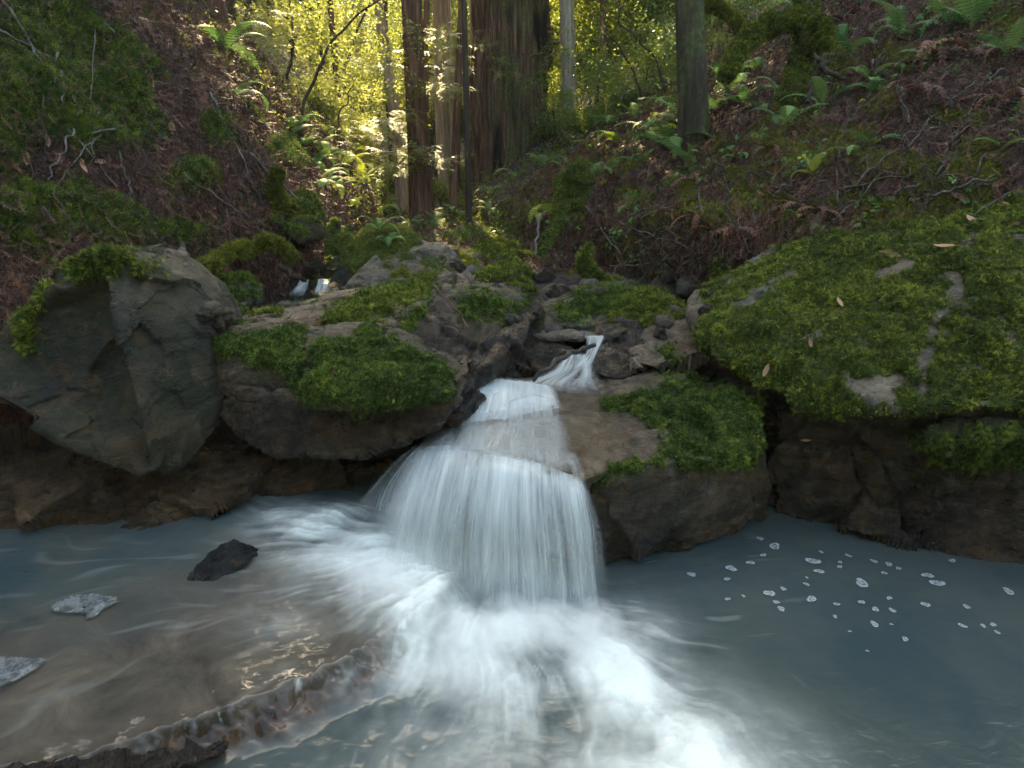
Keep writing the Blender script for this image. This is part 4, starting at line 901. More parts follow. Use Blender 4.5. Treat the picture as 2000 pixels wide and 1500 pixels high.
for k, (a, b, s) in enumerate(FL):
    p = onz(a, b, .004); o = link('foam_fleck', flmesh[k % 5], p); sc = s / F * np.linalg.norm(p - np.array([0, 0, CH])) * .8
    o.scale = (sc, sc * 1.1, sc * .5); o.rotation_euler[2] = random.uniform(0, 6)
    big = {(1683, 1139): 'largest round foam fleck on the calm pool', (1513, 1067): 'bright foam fleck nearest the rock corner of the pool', (1831, 1139): 'oval foam fleck nearest the right rock wall'}.get((a, b))
    zone = ('near the rock corner' if b < 1112 and a < 1560 else 'under the right rock wall' if b < 1130 and a > 1690 else 'in the middle of the drifting cluster' if 1560 <= a <= 1760 and b < 1200 else 'close to the splash' if a < 1560 else 'drifting low toward the frame bottom' if a < 1800 else 'far over by the right edge')
    tag(o, big or '%s white foam fleck on the calm pool %s' % ('tiny' if s <= 6 else 'small' if s <= 9 else 'medium round' if s <= 12 else 'large ringed', zone), 'foam', 'foam flecks on the right pool')
def foam_patch(outline, z, label):
    c = np.mean(outline, 0); n = len(outline); vs, fs = [], []
    for q, zz in ((1.0, -.001), (.93, .002), (.8, .004), (.55, .005), (.3, .005), (.02, .005)):
        for p in outline:
            pt = onz(c[0] + (p[0] - c[0]) * q, c[1] + (p[1] - c[1]) * q, z); vs.append([pt[0], pt[1], z + zz])
    for j in range(5):
        for k in range(n): fs.append((j * n + k, j * n + (k + 1) % n, (j + 1) * n + (k + 1) % n, (j + 1) * n + k))
    vs = np.array(vs); vs[:, 2] += .002 * fbm(vs, 40, 3, 3); org = vs.mean(0)
    tag(link('foam_patch', new_mesh('foam_patch', vs - org, fs, M['foam_dense'], True, {'alpha': np.repeat([-.05, .35, .6, .7, .75, .75], n)}), org), label, 'foam')
M['foam_dense'] = foam_mat('foam_dense', 34, .38, .72, (.03, .04, .045), (.30, .33, .33), .004)
foam_patch([(-60, 1290), (0, 1280), (50, 1283), (98, 1286), (75, 1308), (35, 1330), (0, 1345), (-60, 1350)], .086, 'thick white foam raft cut by the left edge of the frame')
foam_patch([(92, 1186), (110, 1172), (150, 1160), (195, 1158), (232, 1165), (238, 1176), (205, 1190), (190, 1206), (165, 1212), (168, 1200), (130, 1200), (98, 1196)], .086, 'white foam patch swirling round a small dark stone on the left flow')
rock('stone', 'small dark stone ringed by white foam on the left flow', [H([(125, 1180, 1.80), (160, 1160, 1.84), (195, 1160, 1.84), (185, 1178, 1.79), (150, 1188, 1.77)], .04, .8, .05)], 'rock_black', .004, 3, (.2, 9), .006, seed=137, cat='stone', strat=0, crack=.002, warp=.004)


# ------------------------------------------------------------------ trees
def tube(pts, rad, ns=10, seed=0, bump=.12, knots=3.0):
    pts = np.asarray(pts, float); n = len(pts); T = np.gradient(pts, axis=0); T /= np.linalg.norm(T, axis=1)[:, None]
    a = np.array([0, 0, 1.]) if abs(T[0, 2]) < .9 else np.array([0, 1., 0]); U = np.cross(T, a); U /= np.linalg.norm(U, axis=1)[:, None]; Vv = np.cross(T, U)
    th_ = np.linspace(0, 2 * PI, ns, endpoint=False)
    P = pts[:, None] + (U[:, None] * np.cos(th_)[None, :, None] + Vv[:, None] * np.sin(th_)[None, :, None]) * np.asarray(rad)[:, None, None]
    P = P.reshape(-1, 3); c = np.repeat(pts, ns, 0); d = P - c
    P = c + d * (1 + bump * fbm(P * knots, 2.5, 3, seed))[:, None]
    i = np.arange(n - 1)[:, None] * ns + np.arange(ns)[None]; j = np.arange(n - 1)[:, None] * ns + (np.arange(ns)[None] + 1) % ns
    F_ = np.stack([i, j, j + ns, i + ns], -1).reshape(-1, 4)
    cap = len(P); P = np.vstack([P, pts[0], pts[-1]])
    q = np.arange(ns); q2 = (q + 1) % ns
    F2 = np.concatenate([np.stack([np.full(ns, cap), q2, q, q], 1), np.stack([np.full(ns, cap + 1), q + (n - 1) * ns, q2 + (n - 1) * ns, q2 + (n - 1) * ns], 1)])
    fl = [tuple(map(int, x)) for x in F_] + [tuple(map(int, x[:3])) for x in F2]
    return P, fl
def spline(pts, n, wig=0, seed=0):
    pts = np.asarray(pts, float); s = np.concatenate([[0], np.cumsum(np.linalg.norm(np.diff(pts[:, :3], axis=0), axis=1))]); s /= s[-1]
    t = np.linspace(0, 1, n); o = np.stack([np.interp(t, s, pts[:, k]) for k in range(pts.shape[1])], 1); o = smooth1(o, max(2, n // 8))
    if wig: o[:, :3] += wig * np.stack([perlin(P2(t * 6, 0 * t + k), seed) for k in range(3)], 1) * np.minimum(1, np.minimum(t, 1 - t) * 8)[:, None]
    return o
def trunk_mesh(name, pts, rad, ns, mat, org, seed, depth=.06, flare=.35, lobes=5, moss=None, char=None):
    P, n = np.asarray(pts), len(pts); th_ = np.linspace(0, 2 * PI, ns, endpoint=False); hgt = np.linalg.norm(P - P[0], axis=1)
    rr_ = np.asarray(rad)[:, None] * (1 + flare * np.exp(-hgt / (3.0 * rad[0]))[:, None] * (1 + .35 * np.cos(lobes * th_ + seed)[None]))
    V = P[:, None] + np.stack([np.cos(th_)[None] * rr_, np.sin(th_)[None] * rr_, 0 * rr_], -1); V = V.reshape(-1, 3)
    A = np.tile(th_, n); Hh = np.repeat(hgt, ns); r0 = rad[0]
    q = np.stack([np.cos(A) * 2.2, np.sin(A) * 2.2, Hh * .28 / r0 * .5], 1); q = q + .25 * fbm(q, 1.5, 2, seed)[:, None]
    f = ridge(q, 2.0, 4, seed); g = ridge(q * np.array([1, 1, .6]), .9, 2, seed + 5)
    dirs = np.stack([np.cos(A), np.sin(A), 0 * A], 1); V = V + dirs * (np.repeat(rad, ns) * (depth * 2 * f + depth * 2.5 * g))[:, None]
    at_ = {'moss': np.zeros(len(V)) if moss is None else moss(V, A, Hh), 'char': np.clip((-.15 - f) * 2.5, 0, .7) if char is None else char(V, A, Hh, f, g)}
    i = np.arange(n - 1)[:, None] * ns + np.arange(ns)[None]; j = np.arange(n - 1)[:, None] * ns + (np.arange(ns)[None] + 1) % ns
    return new_mesh(name, V - org, np.stack([i, j, j + ns, i + ns], -1).reshape(-1, 4), M[mat], True, at_)
def crown_pts(blobs, n):
    w_ = np.array([b[3] ** 2 for b in blobs], float); k = rng.choice(len(blobs), n, p=w_ / w_.sum()); b = np.array(blobs)[k]
    d = rng.normal(size=(n, 3)); d /= np.linalg.norm(d, axis=1)[:, None]; r = rng.random(n) ** .45
    return b[:, :3] + d * (r * b[:, 3])[:, None] * np.array([1, 1, .62])
def tree(label, base, top, w0, w1, mat, height=16, ns=40, n=60, cat='tree', group=None, blobs=None, bn=0, bkey='leaf_green', bs=.5, depth=.06, flare=.35, seed=0, name='tree', moss=None, char=None, bend=0, twigs=(), group_=None):
    B = at(*base); B[2] = min(B[2], float(terr(B[0], B[1]))) - .12; T = at(*top); d = T - B; L = np.linalg.norm(d)
    k = max(height / L, 1.0) if height else 1.0; s = np.linspace(0, 1, n) ** 1.35 * k
    P = B[None] + d[None] * s[:, None]
    if bend: P[:, 0] += bend * np.sin(s * 3.0 + seed) * np.minimum(1, s * 3)
    r0 = w0 * .5 * base[2] / F / cp; r1 = w1 * .5 * top[2] / F / cp
    rad = np.maximum(r0 + (r1 - r0) * np.minimum(s, 1.5) - .25 * r1 * np.maximum(s - 1.5, 0) / max(k, 1), .15 * r1)
    root = tag(link(name, None, B), label, cat, group)
    link('trunk', trunk_mesh('trunk', P, rad, ns, mat, B, seed, depth, flare, 5, moss, char), (0, 0, 0), root)
    if blobs:
        pts = crown_pts(blobs, bn); scatter('crown', bkey, pts, rng.normal(0, .35, (bn, 3)) + np.array([0, 0, 1]), rng.uniform(.7, 1.3, bn) * bs, B, root, kind='stuff')
    for (tp, key, cnt, sz, spread) in twigs:
        q = spline([at(*p) for p in tp], 14, .05, seed + int(tp[0][1])); rr_ = np.linspace(.012, .003, 14) * tp[0][2] / 10
        V, Fc = tube(q, rr_, 5, seed); br = link('branch', new_mesh('branch', V - B, Fc, M['bark_dark']), (0, 0, 0), root)
        if cnt:
            t = rng.random(cnt) ** .7; idx = (t * 13).astype(int); p = q[idx] + rng.normal(0, spread, (cnt, 3)) * np.array([1, 1, .35])
            scatter('needles' if key == 'needle' else 'leaves', key, p, rng.normal(0, .3, (cnt, 3)) + np.array([0, -.2, 1]), rng.uniform(.7, 1.2, cnt) * sz, B, br)
    return root
# the giant redwood, furrowed, charred and mossy
def big_moss(V, A, Hh): return np.clip(sstep(-.6, .35, np.cos(A + .35)) * 1.1 - .2 + .7 * fbm(V, 1.6, 3, 4) + .7 * (1 - sstep(.2, .9, Hh)), 0, 1)
def big_char(V, A, Hh, f, g):
    c = np.clip((-.02 - f) * 4.0, 0, .9); k = fbm(V * np.array([1, 1, .35]), 1.5, 3, 8)
    return np.clip(c + sstep(.08, .22, k) * (np.cos(A + 1.1) > .2) * .95, 0, 1)
BR = tree('giant furrowed redwood trunk with charred cracks and mossy right flank in the centre', (1003, 385, 12.0), (990, 0, 12.0), 92, 84, 'bark_giant', 20, 420, 260, depth=.15, flare=.22, seed=3, moss=big_moss, char=big_char,
          blobs=[(.2, 10.6, 6.2, 1.1), (1.2, 10.3, 6.9, 1.2), (2.4, 10.2, 7.4, 1.3), (.2, 10.2, 7.8, 1.3), (1.4, 10.4, 8.8, 1.4), (-.6, 10.8, 8.9, 1.3), (2.6, 10.3, 6.0, 1.0), (3.4, 10.0, 7.0, 1.2)], bn=2400, bkey='leaf_green', bs=1.0,
          twigs=[([(1040, 110, 11.4), (1070, 105, 11.2), (1110, 95, 11.0)], 'leaf_yellow', 14, .22, .10), ([(955, 60, 11.3), (965, 110, 11.2), (985, 150, 11.1)], 'needle', 30, .22, .10)])
# bark slabs peeling at its foot
RW = 'redwood trunks around the giant redwood'
tree('dark reddish redwood with shaded bark left of the giant redwood', (822, 432, 10.5), (804, 0, 10.5), 31, 28, 'bark_red', 18, 80, 110, seed=5, blobs=[(-1.4, 9.9, 5.9, 1.0), (-2.3, 9.8, 6.9, 1.2), (-1.0, 10.0, 7.4, 1.2), (-2.0, 10.0, 8.6, 1.3), (-3.4, 9.6, 7.6, 1.2), (-3.2, 9.8, 9.0, 1.2)], bn=1900, bkey='leaf_green', bs=1.0, depth=.07,
     twigs=[([(800, 225, 10.3), (770, 232, 10.0), (735, 240, 9.8)], 'needle', 60, .26, .16), ([(812, 270, 10.3), (830, 300, 10.0), (850, 318, 9.7)], 'needle', 50, .26, .16), ([(800, 300, 10.3), (775, 325, 10.0), (760, 345, 9.7)], 'needle', 60, .26, .16),
            ([(830, 170, 10.3), (860, 165, 10), (890, 185, 9.7)], 'needle', 50, .26, .16), ([(815, 60, 10.3), (850, 70, 10), (885, 90, 9.7)], 'needle', 50, .28, .2), ([(800, 110, 10.3), (760, 120, 10), (735, 140, 9.7)], 'needle', 40, .26, .2)])
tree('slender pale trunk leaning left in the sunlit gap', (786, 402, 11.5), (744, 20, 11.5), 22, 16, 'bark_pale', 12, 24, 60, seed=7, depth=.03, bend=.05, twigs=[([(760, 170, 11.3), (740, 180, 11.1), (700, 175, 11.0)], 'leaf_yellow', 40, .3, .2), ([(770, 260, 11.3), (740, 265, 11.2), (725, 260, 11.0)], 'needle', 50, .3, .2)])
tree('thin grey brown trunk right of the dark reddish redwood', (866, 395, 12.5), (856, 0, 12.5), 15, 12, 'bark_pale', 14, 24, 60, seed=9, depth=.04, bend=.04, twigs=[([(862, 120, 12.3), (880, 130, 12), (905, 128, 11.8)], 'needle', 40, .3, .2)])
tree('thin rusty trunk leaning right between the two dark slim trunks', (882, 392, 10.8), (902, 0, 10.8), 14, 10, 'bark_red', 14, 24, 60, seed=11, depth=.05)
tree('very slim dark trunk standing nearest the giant redwood', (916, 412, 9.3), (906, 0, 9.3), 11, 8, 'bark_dark', 12, 20, 60, seed=13, depth=.04)
tree('broad pale trunk far behind the rusty leaning trunk', (882, 345, 14.5), (868, 0, 14.5), 22, 19, 'bark_grey', 16, 30, 60, seed=15, depth=.04)
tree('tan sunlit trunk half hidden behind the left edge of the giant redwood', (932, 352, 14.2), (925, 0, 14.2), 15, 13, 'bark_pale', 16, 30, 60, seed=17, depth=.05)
tree('pale grey stringy barked trunk right of the giant redwood', (1116, 288, 11.2), (1106, 0, 11.2), 27, 19, 'bark_grey', 14, 60, 90, seed=19, depth=.07, twigs=[([(1120, 130, 11.1), (1150, 125, 11.0), (1185, 115, 10.9)], 'leaf_green', 30, .22, .15)])
tree('thin dark trunk high up right behind the giant redwood', (1070, 250, 18), (1068, 0, 18), 12, 10, 'bark_dark', 12, 20, 50, seed=21)
tree('faint reddish trunk in the shaded forest on the right', (1196, 170, 18), (1200, 0, 18), 14, 12, 'bark_red', 12, 20, 50, seed=22)
tree('mossy dark trunk rising from ferns on the right bank', (1362, 245, 6.3), (1346, 0, 6.3), 46, 40, 'bark_moss', 9, 90, 120, seed=23, depth=.05, flare=.15, moss=lambda V, A, Hh: np.clip(sstep(-.2, .9, np.cos(A - .1)) + .2, 0, 1),
     blobs=[(2.0, 6.6, 4.9, .8), (3.0, 7.2, 5.4, 1.0), (2.4, 6.8, 6.2, 1.0)], bn=600, bs=.8)
tree('large reddish trunk behind ferns at the crest of the left bank', (418, 135, 8.2), (405, 0, 8.2), 52, 46, 'bark_red', 14, 60, 80, seed=25, depth=.06, blobs=[(-3.6, 8.6, 6.3, 1.1), (-4.4, 8.8, 7.2, 1.2), (-3.4, 8.4, 7.8, 1.2), (-4.6, 8.6, 8.4, 1.2)], bn=1300, bs=1.0)
tree('slim dark trunk left of the sunlit gap beside the reddish trunk', (476, 160, 9.5), (487, 0, 9.5), 13, 10, 'bark_dark', 9, 20, 50, seed=27, twigs=[([(480, 60, 9.4), (500, 62, 9.2), (530, 80, 9)], 'needle', 50, .25, .18), ([(482, 100, 9.4), (465, 110, 9.2), (440, 120, 9)], 'needle', 40, .25, .18), ([(485, 30, 9.4), (510, 35, 9.2), (540, 28, 9)], 'needle', 40, .25, .18)])
tree('mossy trunk in shade between the two left crest trunks', (450, 150, 9.0), (447, 0, 9.0), 20, 17, 'bark_moss', 9, 30, 50, seed=29)
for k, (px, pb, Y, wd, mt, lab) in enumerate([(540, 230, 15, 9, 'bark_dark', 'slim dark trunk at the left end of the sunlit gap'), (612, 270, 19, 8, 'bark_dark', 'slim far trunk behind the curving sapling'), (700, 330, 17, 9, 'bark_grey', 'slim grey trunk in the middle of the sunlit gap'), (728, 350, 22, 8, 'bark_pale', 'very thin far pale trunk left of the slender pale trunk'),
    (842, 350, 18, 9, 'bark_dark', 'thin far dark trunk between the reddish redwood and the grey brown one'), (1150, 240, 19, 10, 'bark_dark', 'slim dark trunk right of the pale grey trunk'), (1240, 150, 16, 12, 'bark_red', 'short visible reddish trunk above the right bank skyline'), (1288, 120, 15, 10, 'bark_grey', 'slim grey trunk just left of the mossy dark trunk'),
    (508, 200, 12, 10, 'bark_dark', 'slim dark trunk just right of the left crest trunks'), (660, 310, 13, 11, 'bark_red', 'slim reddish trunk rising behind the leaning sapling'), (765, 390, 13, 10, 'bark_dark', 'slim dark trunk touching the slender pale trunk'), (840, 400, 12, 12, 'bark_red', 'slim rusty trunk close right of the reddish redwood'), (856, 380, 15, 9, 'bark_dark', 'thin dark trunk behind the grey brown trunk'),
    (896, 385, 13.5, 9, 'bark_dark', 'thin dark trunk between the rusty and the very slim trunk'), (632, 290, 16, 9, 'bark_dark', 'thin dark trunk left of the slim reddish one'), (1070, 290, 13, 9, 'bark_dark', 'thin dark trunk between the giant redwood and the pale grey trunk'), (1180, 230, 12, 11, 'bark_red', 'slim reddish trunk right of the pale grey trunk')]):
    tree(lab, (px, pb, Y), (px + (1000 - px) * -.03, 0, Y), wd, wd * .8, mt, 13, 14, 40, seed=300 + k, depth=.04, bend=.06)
# saplings with bare curving stems
def sapling(label, pts, r, seed, leaves=()):
    q = spline([at(*p) for p in pts], 30, .05, seed); B = q[0].copy()
    root = tag(link('sapling', None, B), label, 'sapling'); V, Fc = tube(q, np.linspace(r, r * .35, 30), 7, seed)
    link('stem', new_mesh('stem', V - B, Fc, M['bark_dark']), (0, 0, 0), root)
    for k, (p, cnt, sz, sprd, key) in enumerate(leaves):
        c = at(*p); scatter('leaves', key, c + rng.normal(0, sprd, (cnt, 3)), rng.normal(0, .4, (cnt, 3)) + np.array([0, 0, 1]), rng.uniform(.7, 1.2, cnt) * sz, B, root)
sapling('curving dark sapling stem arching right across the sunlit leaves', [(582, 225, 8.5), (610, 165, 8.5), (635, 105, 8.5), (665, 55, 8.5), (720, 15, 8.5), (780, -30, 8.5)], .022, 1, [((700, 40, 8.5), 60, .28, .35, 'leaf_yellow'), ((640, 90, 8.6), 30, .25, .3, 'leaf_green')])
sapling('upright sapling with kinked stem near the left crest trunks', [(558, 215, 9.5), (562, 150, 9.5), (575, 80, 9.5), (566, 0, 9.5), (570, -50, 9.5)], .03, 2, [((560, 20, 9.5), 50, .3, .4, 'leaf_yellow'), ((590, 100, 9.5), 30, .25, .3, 'leaf_yellow')])
sapling('small leaning sapling above the sunlit ferns', [(648, 300, 9.0), (660, 230, 9.0), (690, 165, 9.0)], .016, 3, [((690, 160, 9), 24, .22, .2, 'leaf_yellow')])
sapling('bare forked sapling hanging over the gully right of the pale grey trunk', [(1260, 210, 9), (1235, 130, 9), (1190, 70, 9), (1170, 0, 9)], .018, 4, [((1200, 80, 9.2), 50, .28, .4, 'leaf_green'), ((1150, 130, 9.5), 40, .28, .35, 'leaf_green')])
sapling('thin sapling with hanging yellow leaves beside the giant redwood', [(1085, 270, 10.5), (1082, 200, 10.5), (1075, 150, 10.5)], .012, 5, [((1075, 200, 10.4), 26, .22, .16, 'leaf_yellow')])
sapling('dark thin stem crossing the shaded leaves at upper right', [(1300, 180, 8), (1280, 110, 8), (1215, 50, 8), (1205, -20, 8)], .016, 6, [((1280, 60, 8.2), 60, .26, .4, 'leaf_blue')])
# the leafy trees of the forest upstream
BG = []
for px in range(470, 1380, 62):
    for row, Y in enumerate((13.5, 18.5, 25.0, 34.0)):
        if Y < 15 and (680 < px < 1160): continue
        if px < 760 and row == 1 and px > 640: continue
        BG.append((px + random.uniform(-28, 28) + (row % 2) * 30, Y * random.uniform(.93, 1.08), row))
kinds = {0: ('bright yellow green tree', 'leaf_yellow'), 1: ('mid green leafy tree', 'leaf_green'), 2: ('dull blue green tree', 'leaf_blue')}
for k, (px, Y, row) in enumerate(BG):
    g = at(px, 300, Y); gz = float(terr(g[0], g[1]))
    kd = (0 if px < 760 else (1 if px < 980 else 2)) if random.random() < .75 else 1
    topz = 1.3 + Y * (.16 if px < 800 else .27) + random.uniform(-.2, .6); hb = max(topz - gz, 2.5)
    bl = [(g[0] + random.gauss(0, .055 * Y), g[1] + random.gauss(0, .8), gz + hb * (.15 + .85 * random.random()), random.uniform(.035, .06) * Y) for _ in range(8)]
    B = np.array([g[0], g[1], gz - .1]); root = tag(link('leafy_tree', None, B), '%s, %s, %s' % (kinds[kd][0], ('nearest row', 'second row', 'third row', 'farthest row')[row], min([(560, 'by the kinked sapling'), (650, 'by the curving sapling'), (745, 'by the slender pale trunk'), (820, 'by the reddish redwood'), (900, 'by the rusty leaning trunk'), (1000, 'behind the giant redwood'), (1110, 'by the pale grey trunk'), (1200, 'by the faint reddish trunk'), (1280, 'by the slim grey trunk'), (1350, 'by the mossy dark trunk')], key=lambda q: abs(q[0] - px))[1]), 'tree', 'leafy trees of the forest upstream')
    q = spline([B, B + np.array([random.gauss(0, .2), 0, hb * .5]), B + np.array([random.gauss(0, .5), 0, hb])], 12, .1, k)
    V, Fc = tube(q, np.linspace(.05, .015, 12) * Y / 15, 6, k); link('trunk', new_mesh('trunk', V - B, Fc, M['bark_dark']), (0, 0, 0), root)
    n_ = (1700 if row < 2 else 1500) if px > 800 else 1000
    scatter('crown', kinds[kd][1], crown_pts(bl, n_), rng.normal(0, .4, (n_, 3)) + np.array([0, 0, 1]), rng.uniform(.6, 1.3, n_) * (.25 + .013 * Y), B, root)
# tall trees on the left bank whose crowns shade the stream
for k, (x, y, h, n_) in enumerate([(-5.6, 9.4, 8.2, 1500), (-7.6, 10.5, 9, 1200), (5.6, 10.6, 8.0, 1400), (7.6, 11.5, 9, 1000), (-6.4, 7.6, 7.6, 1000)]):
    gz = float(terr(x, y)); B = np.array([x, y, gz - .1]); root = tag(link('redwood', None, B), 'tall redwood high on the %s bank with its crown above the frame' % ('left' if x < 0 else 'right'), 'tree', 'tall redwoods on the banks with crowns above the frame')
    P = B + np.array([0, 0, 1.]) * np.linspace(0, h + 3 - gz, 20)[:, None]
    link('trunk', trunk_mesh('trunk', P, np.linspace(.28, .1, 20), 20, 'bark_red', B, k), (0, 0, 0), root)
    bl = [(x + random.gauss(0, 1.1), y + random.gauss(0, 1.1), h + random.uniform(-1.4, 2.4), random.uniform(1.0, 1.7)) for _ in range(9)]
    scatter('crown', 'leaf_green', crown_pts(bl, n_), rng.normal(0, .4, (n_, 3)) + np.array([0, 0, 1]), rng.uniform(.9, 1.4, n_), B, root)

# ------------------------------------------------------------------ ferns
def frond_mesh(name, seed, mat, droop=1.0, npin=24, wdt=.16, curlp=0):
    r = np.random.default_rng(seed); vs, fs = [], []; p = np.zeros(3); ang = R(62); side = r.normal(0, .05); prev = []
    pts = []
    for k in range(npin + 1):
        t = k / npin; pts.append((p.copy(), ang)); ang -= R(115) * droop / npin * (.6 + t)
        p = p + np.array([math.cos(ang), side * t * 2, math.sin(ang)]) / npin
    for k in range(npin):
        a, b = pts[k][0], pts[k + 1][0]; w_ = .006 * (1 - k / npin) + .0015
        vs += [a + np.array([0, -w_, 0]), a + np.array([0, w_, 0]), b + np.array([0, w_, 0]), b + np.array([0, -w_, 0])]; i = len(vs); fs.append((i - 4, i - 3, i - 2, i - 1))
        t = (k + .5) / npin
        if t < .12: continue
        tdir = b - a; tdir /= np.linalg.norm(tdir); up = np.cross(tdir, [0, 1, 0.]) * -1
        l = wdt * (math.sin(min(1, (t - .08) / .30) * PI / 2) * (1 - ((t - .3) / .72) ** 2 * .95 if t > .3 else 1)) * r.uniform(.9, 1.08)
        for sg in (-1, 1):
            dd = np.array([0, sg, 0]) + tdir * .35 - up * (.12 + curlp * .6) + np.array([0, 0, -.18 - curlp * .5]); dd /= np.linalg.norm(dd); ww = .42 / npin
            m_ = a + dd * l * .5 - np.array([0, 0, .03 * l]); e = a + dd * l - np.array([0, 0, .16 * l + curlp * .1 * l])
            vs += [a - tdir * ww * .6, m_ - tdir * ww * .8, e, m_ + tdir * ww * .9, a + tdir * ww]; i = len(vs); fs.append((i - 5, i - 4, i - 3, i - 2, i - 1))
    return new_mesh(name, vs, fs, mat, False)
FR = {k: [frond_mesh('frond', 10 * j + i, M[mt], dr, 15 if k == 'd' else 24, wd, cu) for i, dr in enumerate(ds)] for j, (k, mt, ds, wd, cu) in enumerate(
    [('g', 'fern', (.75, 1.0, 1.3, .9), .17, 0), ('y', 'fern_yellow', (.8, 1.1, 1.4), .17, 0), ('d', 'fern_dead', (1.1, 1.4, 1.7), .10, .8)])}
def hitall(px, py, lo=1.0):
    d = Vector(ray(px, py)).normalized(); best = None; bd = 1e9
    for bv in BV:
        h = bv.ray_cast(Vector((0, 0, CH)), d)
        if h[0] is not None and h[3] < bd: bd = h[3]; best = (np.array(h[0]), np.array(h[1]))
    t = hit(px, py)
    if np.linalg.norm(t - np.array([0, 0, CH])) < bd: best = (t, tnorm(t[0], t[1])[0])
    return best
BV = [BVHTree.FromPolygons([tuple(p) for p in v_], [tuple(map(int, q)) for q in t_]) for v_, t_ in ROCKS.values()]
def fern(px, py, size, kind, label, nf=7, az=None, spread=2 * PI, group=None, lift=0.0):
    p, n_ = hitall(px, py); p = p + n_ * .01; p[2] += lift
    root = tag(link('fern', None, p), label, 'fern', group)
    a0 = random.uniform(0, 6.3) if az is None else R(az)
    L = 1.1 * size / F * np.linalg.norm(p - np.array([0, 0, CH]))
    for k in range(nf):
        a = a0 + (k / nf - .5 + (.5 / nf)) * spread + random.gauss(0, .15)
        o = link('frond', random.choice(FR[kind]), (0, 0, 0), root)
        tl = random.uniform(-.25, .30) if kind != 'd' else random.uniform(.2, .7)
        o.rotation_euler = (random.gauss(0, .2), tl - .25 * (n_[0] * math.cos(a) + n_[1] * math.sin(a)), a)
        s = L * random.uniform(.75, 1.15); o.scale = (s, s, s)
    return root
GF = 'green ferns on the banks'
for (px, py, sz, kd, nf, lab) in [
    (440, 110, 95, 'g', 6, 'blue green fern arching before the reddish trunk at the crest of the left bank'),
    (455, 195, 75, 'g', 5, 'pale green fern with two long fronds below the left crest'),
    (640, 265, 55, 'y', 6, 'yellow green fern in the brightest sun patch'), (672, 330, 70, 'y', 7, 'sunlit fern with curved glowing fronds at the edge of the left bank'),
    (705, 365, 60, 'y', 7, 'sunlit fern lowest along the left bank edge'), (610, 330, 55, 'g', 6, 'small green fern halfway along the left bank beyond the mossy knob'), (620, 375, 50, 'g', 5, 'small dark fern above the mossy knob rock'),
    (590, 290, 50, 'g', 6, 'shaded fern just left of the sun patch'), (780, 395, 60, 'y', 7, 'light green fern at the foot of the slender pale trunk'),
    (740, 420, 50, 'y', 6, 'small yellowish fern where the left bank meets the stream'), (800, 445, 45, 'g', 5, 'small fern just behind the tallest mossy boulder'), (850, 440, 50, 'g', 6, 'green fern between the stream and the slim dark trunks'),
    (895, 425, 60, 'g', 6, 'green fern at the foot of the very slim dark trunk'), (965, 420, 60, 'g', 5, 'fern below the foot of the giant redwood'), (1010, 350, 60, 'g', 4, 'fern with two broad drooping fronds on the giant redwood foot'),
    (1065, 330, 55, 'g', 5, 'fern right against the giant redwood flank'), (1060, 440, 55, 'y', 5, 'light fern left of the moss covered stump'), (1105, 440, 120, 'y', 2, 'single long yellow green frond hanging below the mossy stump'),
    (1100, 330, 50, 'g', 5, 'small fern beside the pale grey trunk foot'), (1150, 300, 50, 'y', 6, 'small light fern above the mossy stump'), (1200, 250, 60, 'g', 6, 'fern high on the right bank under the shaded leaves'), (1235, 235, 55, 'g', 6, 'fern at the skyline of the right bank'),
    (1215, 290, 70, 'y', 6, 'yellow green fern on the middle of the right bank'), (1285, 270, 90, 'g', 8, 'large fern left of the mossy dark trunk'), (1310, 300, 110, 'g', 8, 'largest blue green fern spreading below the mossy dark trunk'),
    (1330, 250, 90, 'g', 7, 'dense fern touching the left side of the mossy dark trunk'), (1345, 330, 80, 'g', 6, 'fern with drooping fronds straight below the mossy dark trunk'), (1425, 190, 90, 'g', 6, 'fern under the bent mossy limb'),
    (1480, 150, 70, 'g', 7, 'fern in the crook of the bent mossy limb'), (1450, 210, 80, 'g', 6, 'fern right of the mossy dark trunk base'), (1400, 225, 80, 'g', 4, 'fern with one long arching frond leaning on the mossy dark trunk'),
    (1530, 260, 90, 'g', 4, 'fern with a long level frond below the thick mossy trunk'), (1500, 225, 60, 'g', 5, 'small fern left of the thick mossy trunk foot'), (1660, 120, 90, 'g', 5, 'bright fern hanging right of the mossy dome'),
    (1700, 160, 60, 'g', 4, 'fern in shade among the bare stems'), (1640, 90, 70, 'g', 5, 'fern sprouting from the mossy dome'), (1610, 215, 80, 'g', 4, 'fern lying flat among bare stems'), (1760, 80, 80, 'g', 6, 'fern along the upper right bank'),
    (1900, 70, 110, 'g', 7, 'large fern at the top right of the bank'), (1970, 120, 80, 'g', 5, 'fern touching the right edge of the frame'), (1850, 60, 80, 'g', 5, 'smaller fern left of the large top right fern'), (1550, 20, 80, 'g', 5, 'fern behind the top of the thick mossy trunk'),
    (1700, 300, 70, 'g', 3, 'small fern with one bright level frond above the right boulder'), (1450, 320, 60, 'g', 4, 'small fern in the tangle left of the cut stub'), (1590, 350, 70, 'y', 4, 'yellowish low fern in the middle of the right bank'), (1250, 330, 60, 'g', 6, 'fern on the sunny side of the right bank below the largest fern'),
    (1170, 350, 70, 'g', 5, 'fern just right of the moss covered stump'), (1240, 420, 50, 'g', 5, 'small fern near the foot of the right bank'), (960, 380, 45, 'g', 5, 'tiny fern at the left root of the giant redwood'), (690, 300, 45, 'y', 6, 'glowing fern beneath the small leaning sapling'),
    (560, 250, 50, 'g', 5, 'shaded fern at the crest below the kinked sapling'), (735, 375, 45, 'y', 6, 'small sunlit fern left of the slender pale trunk foot')]:
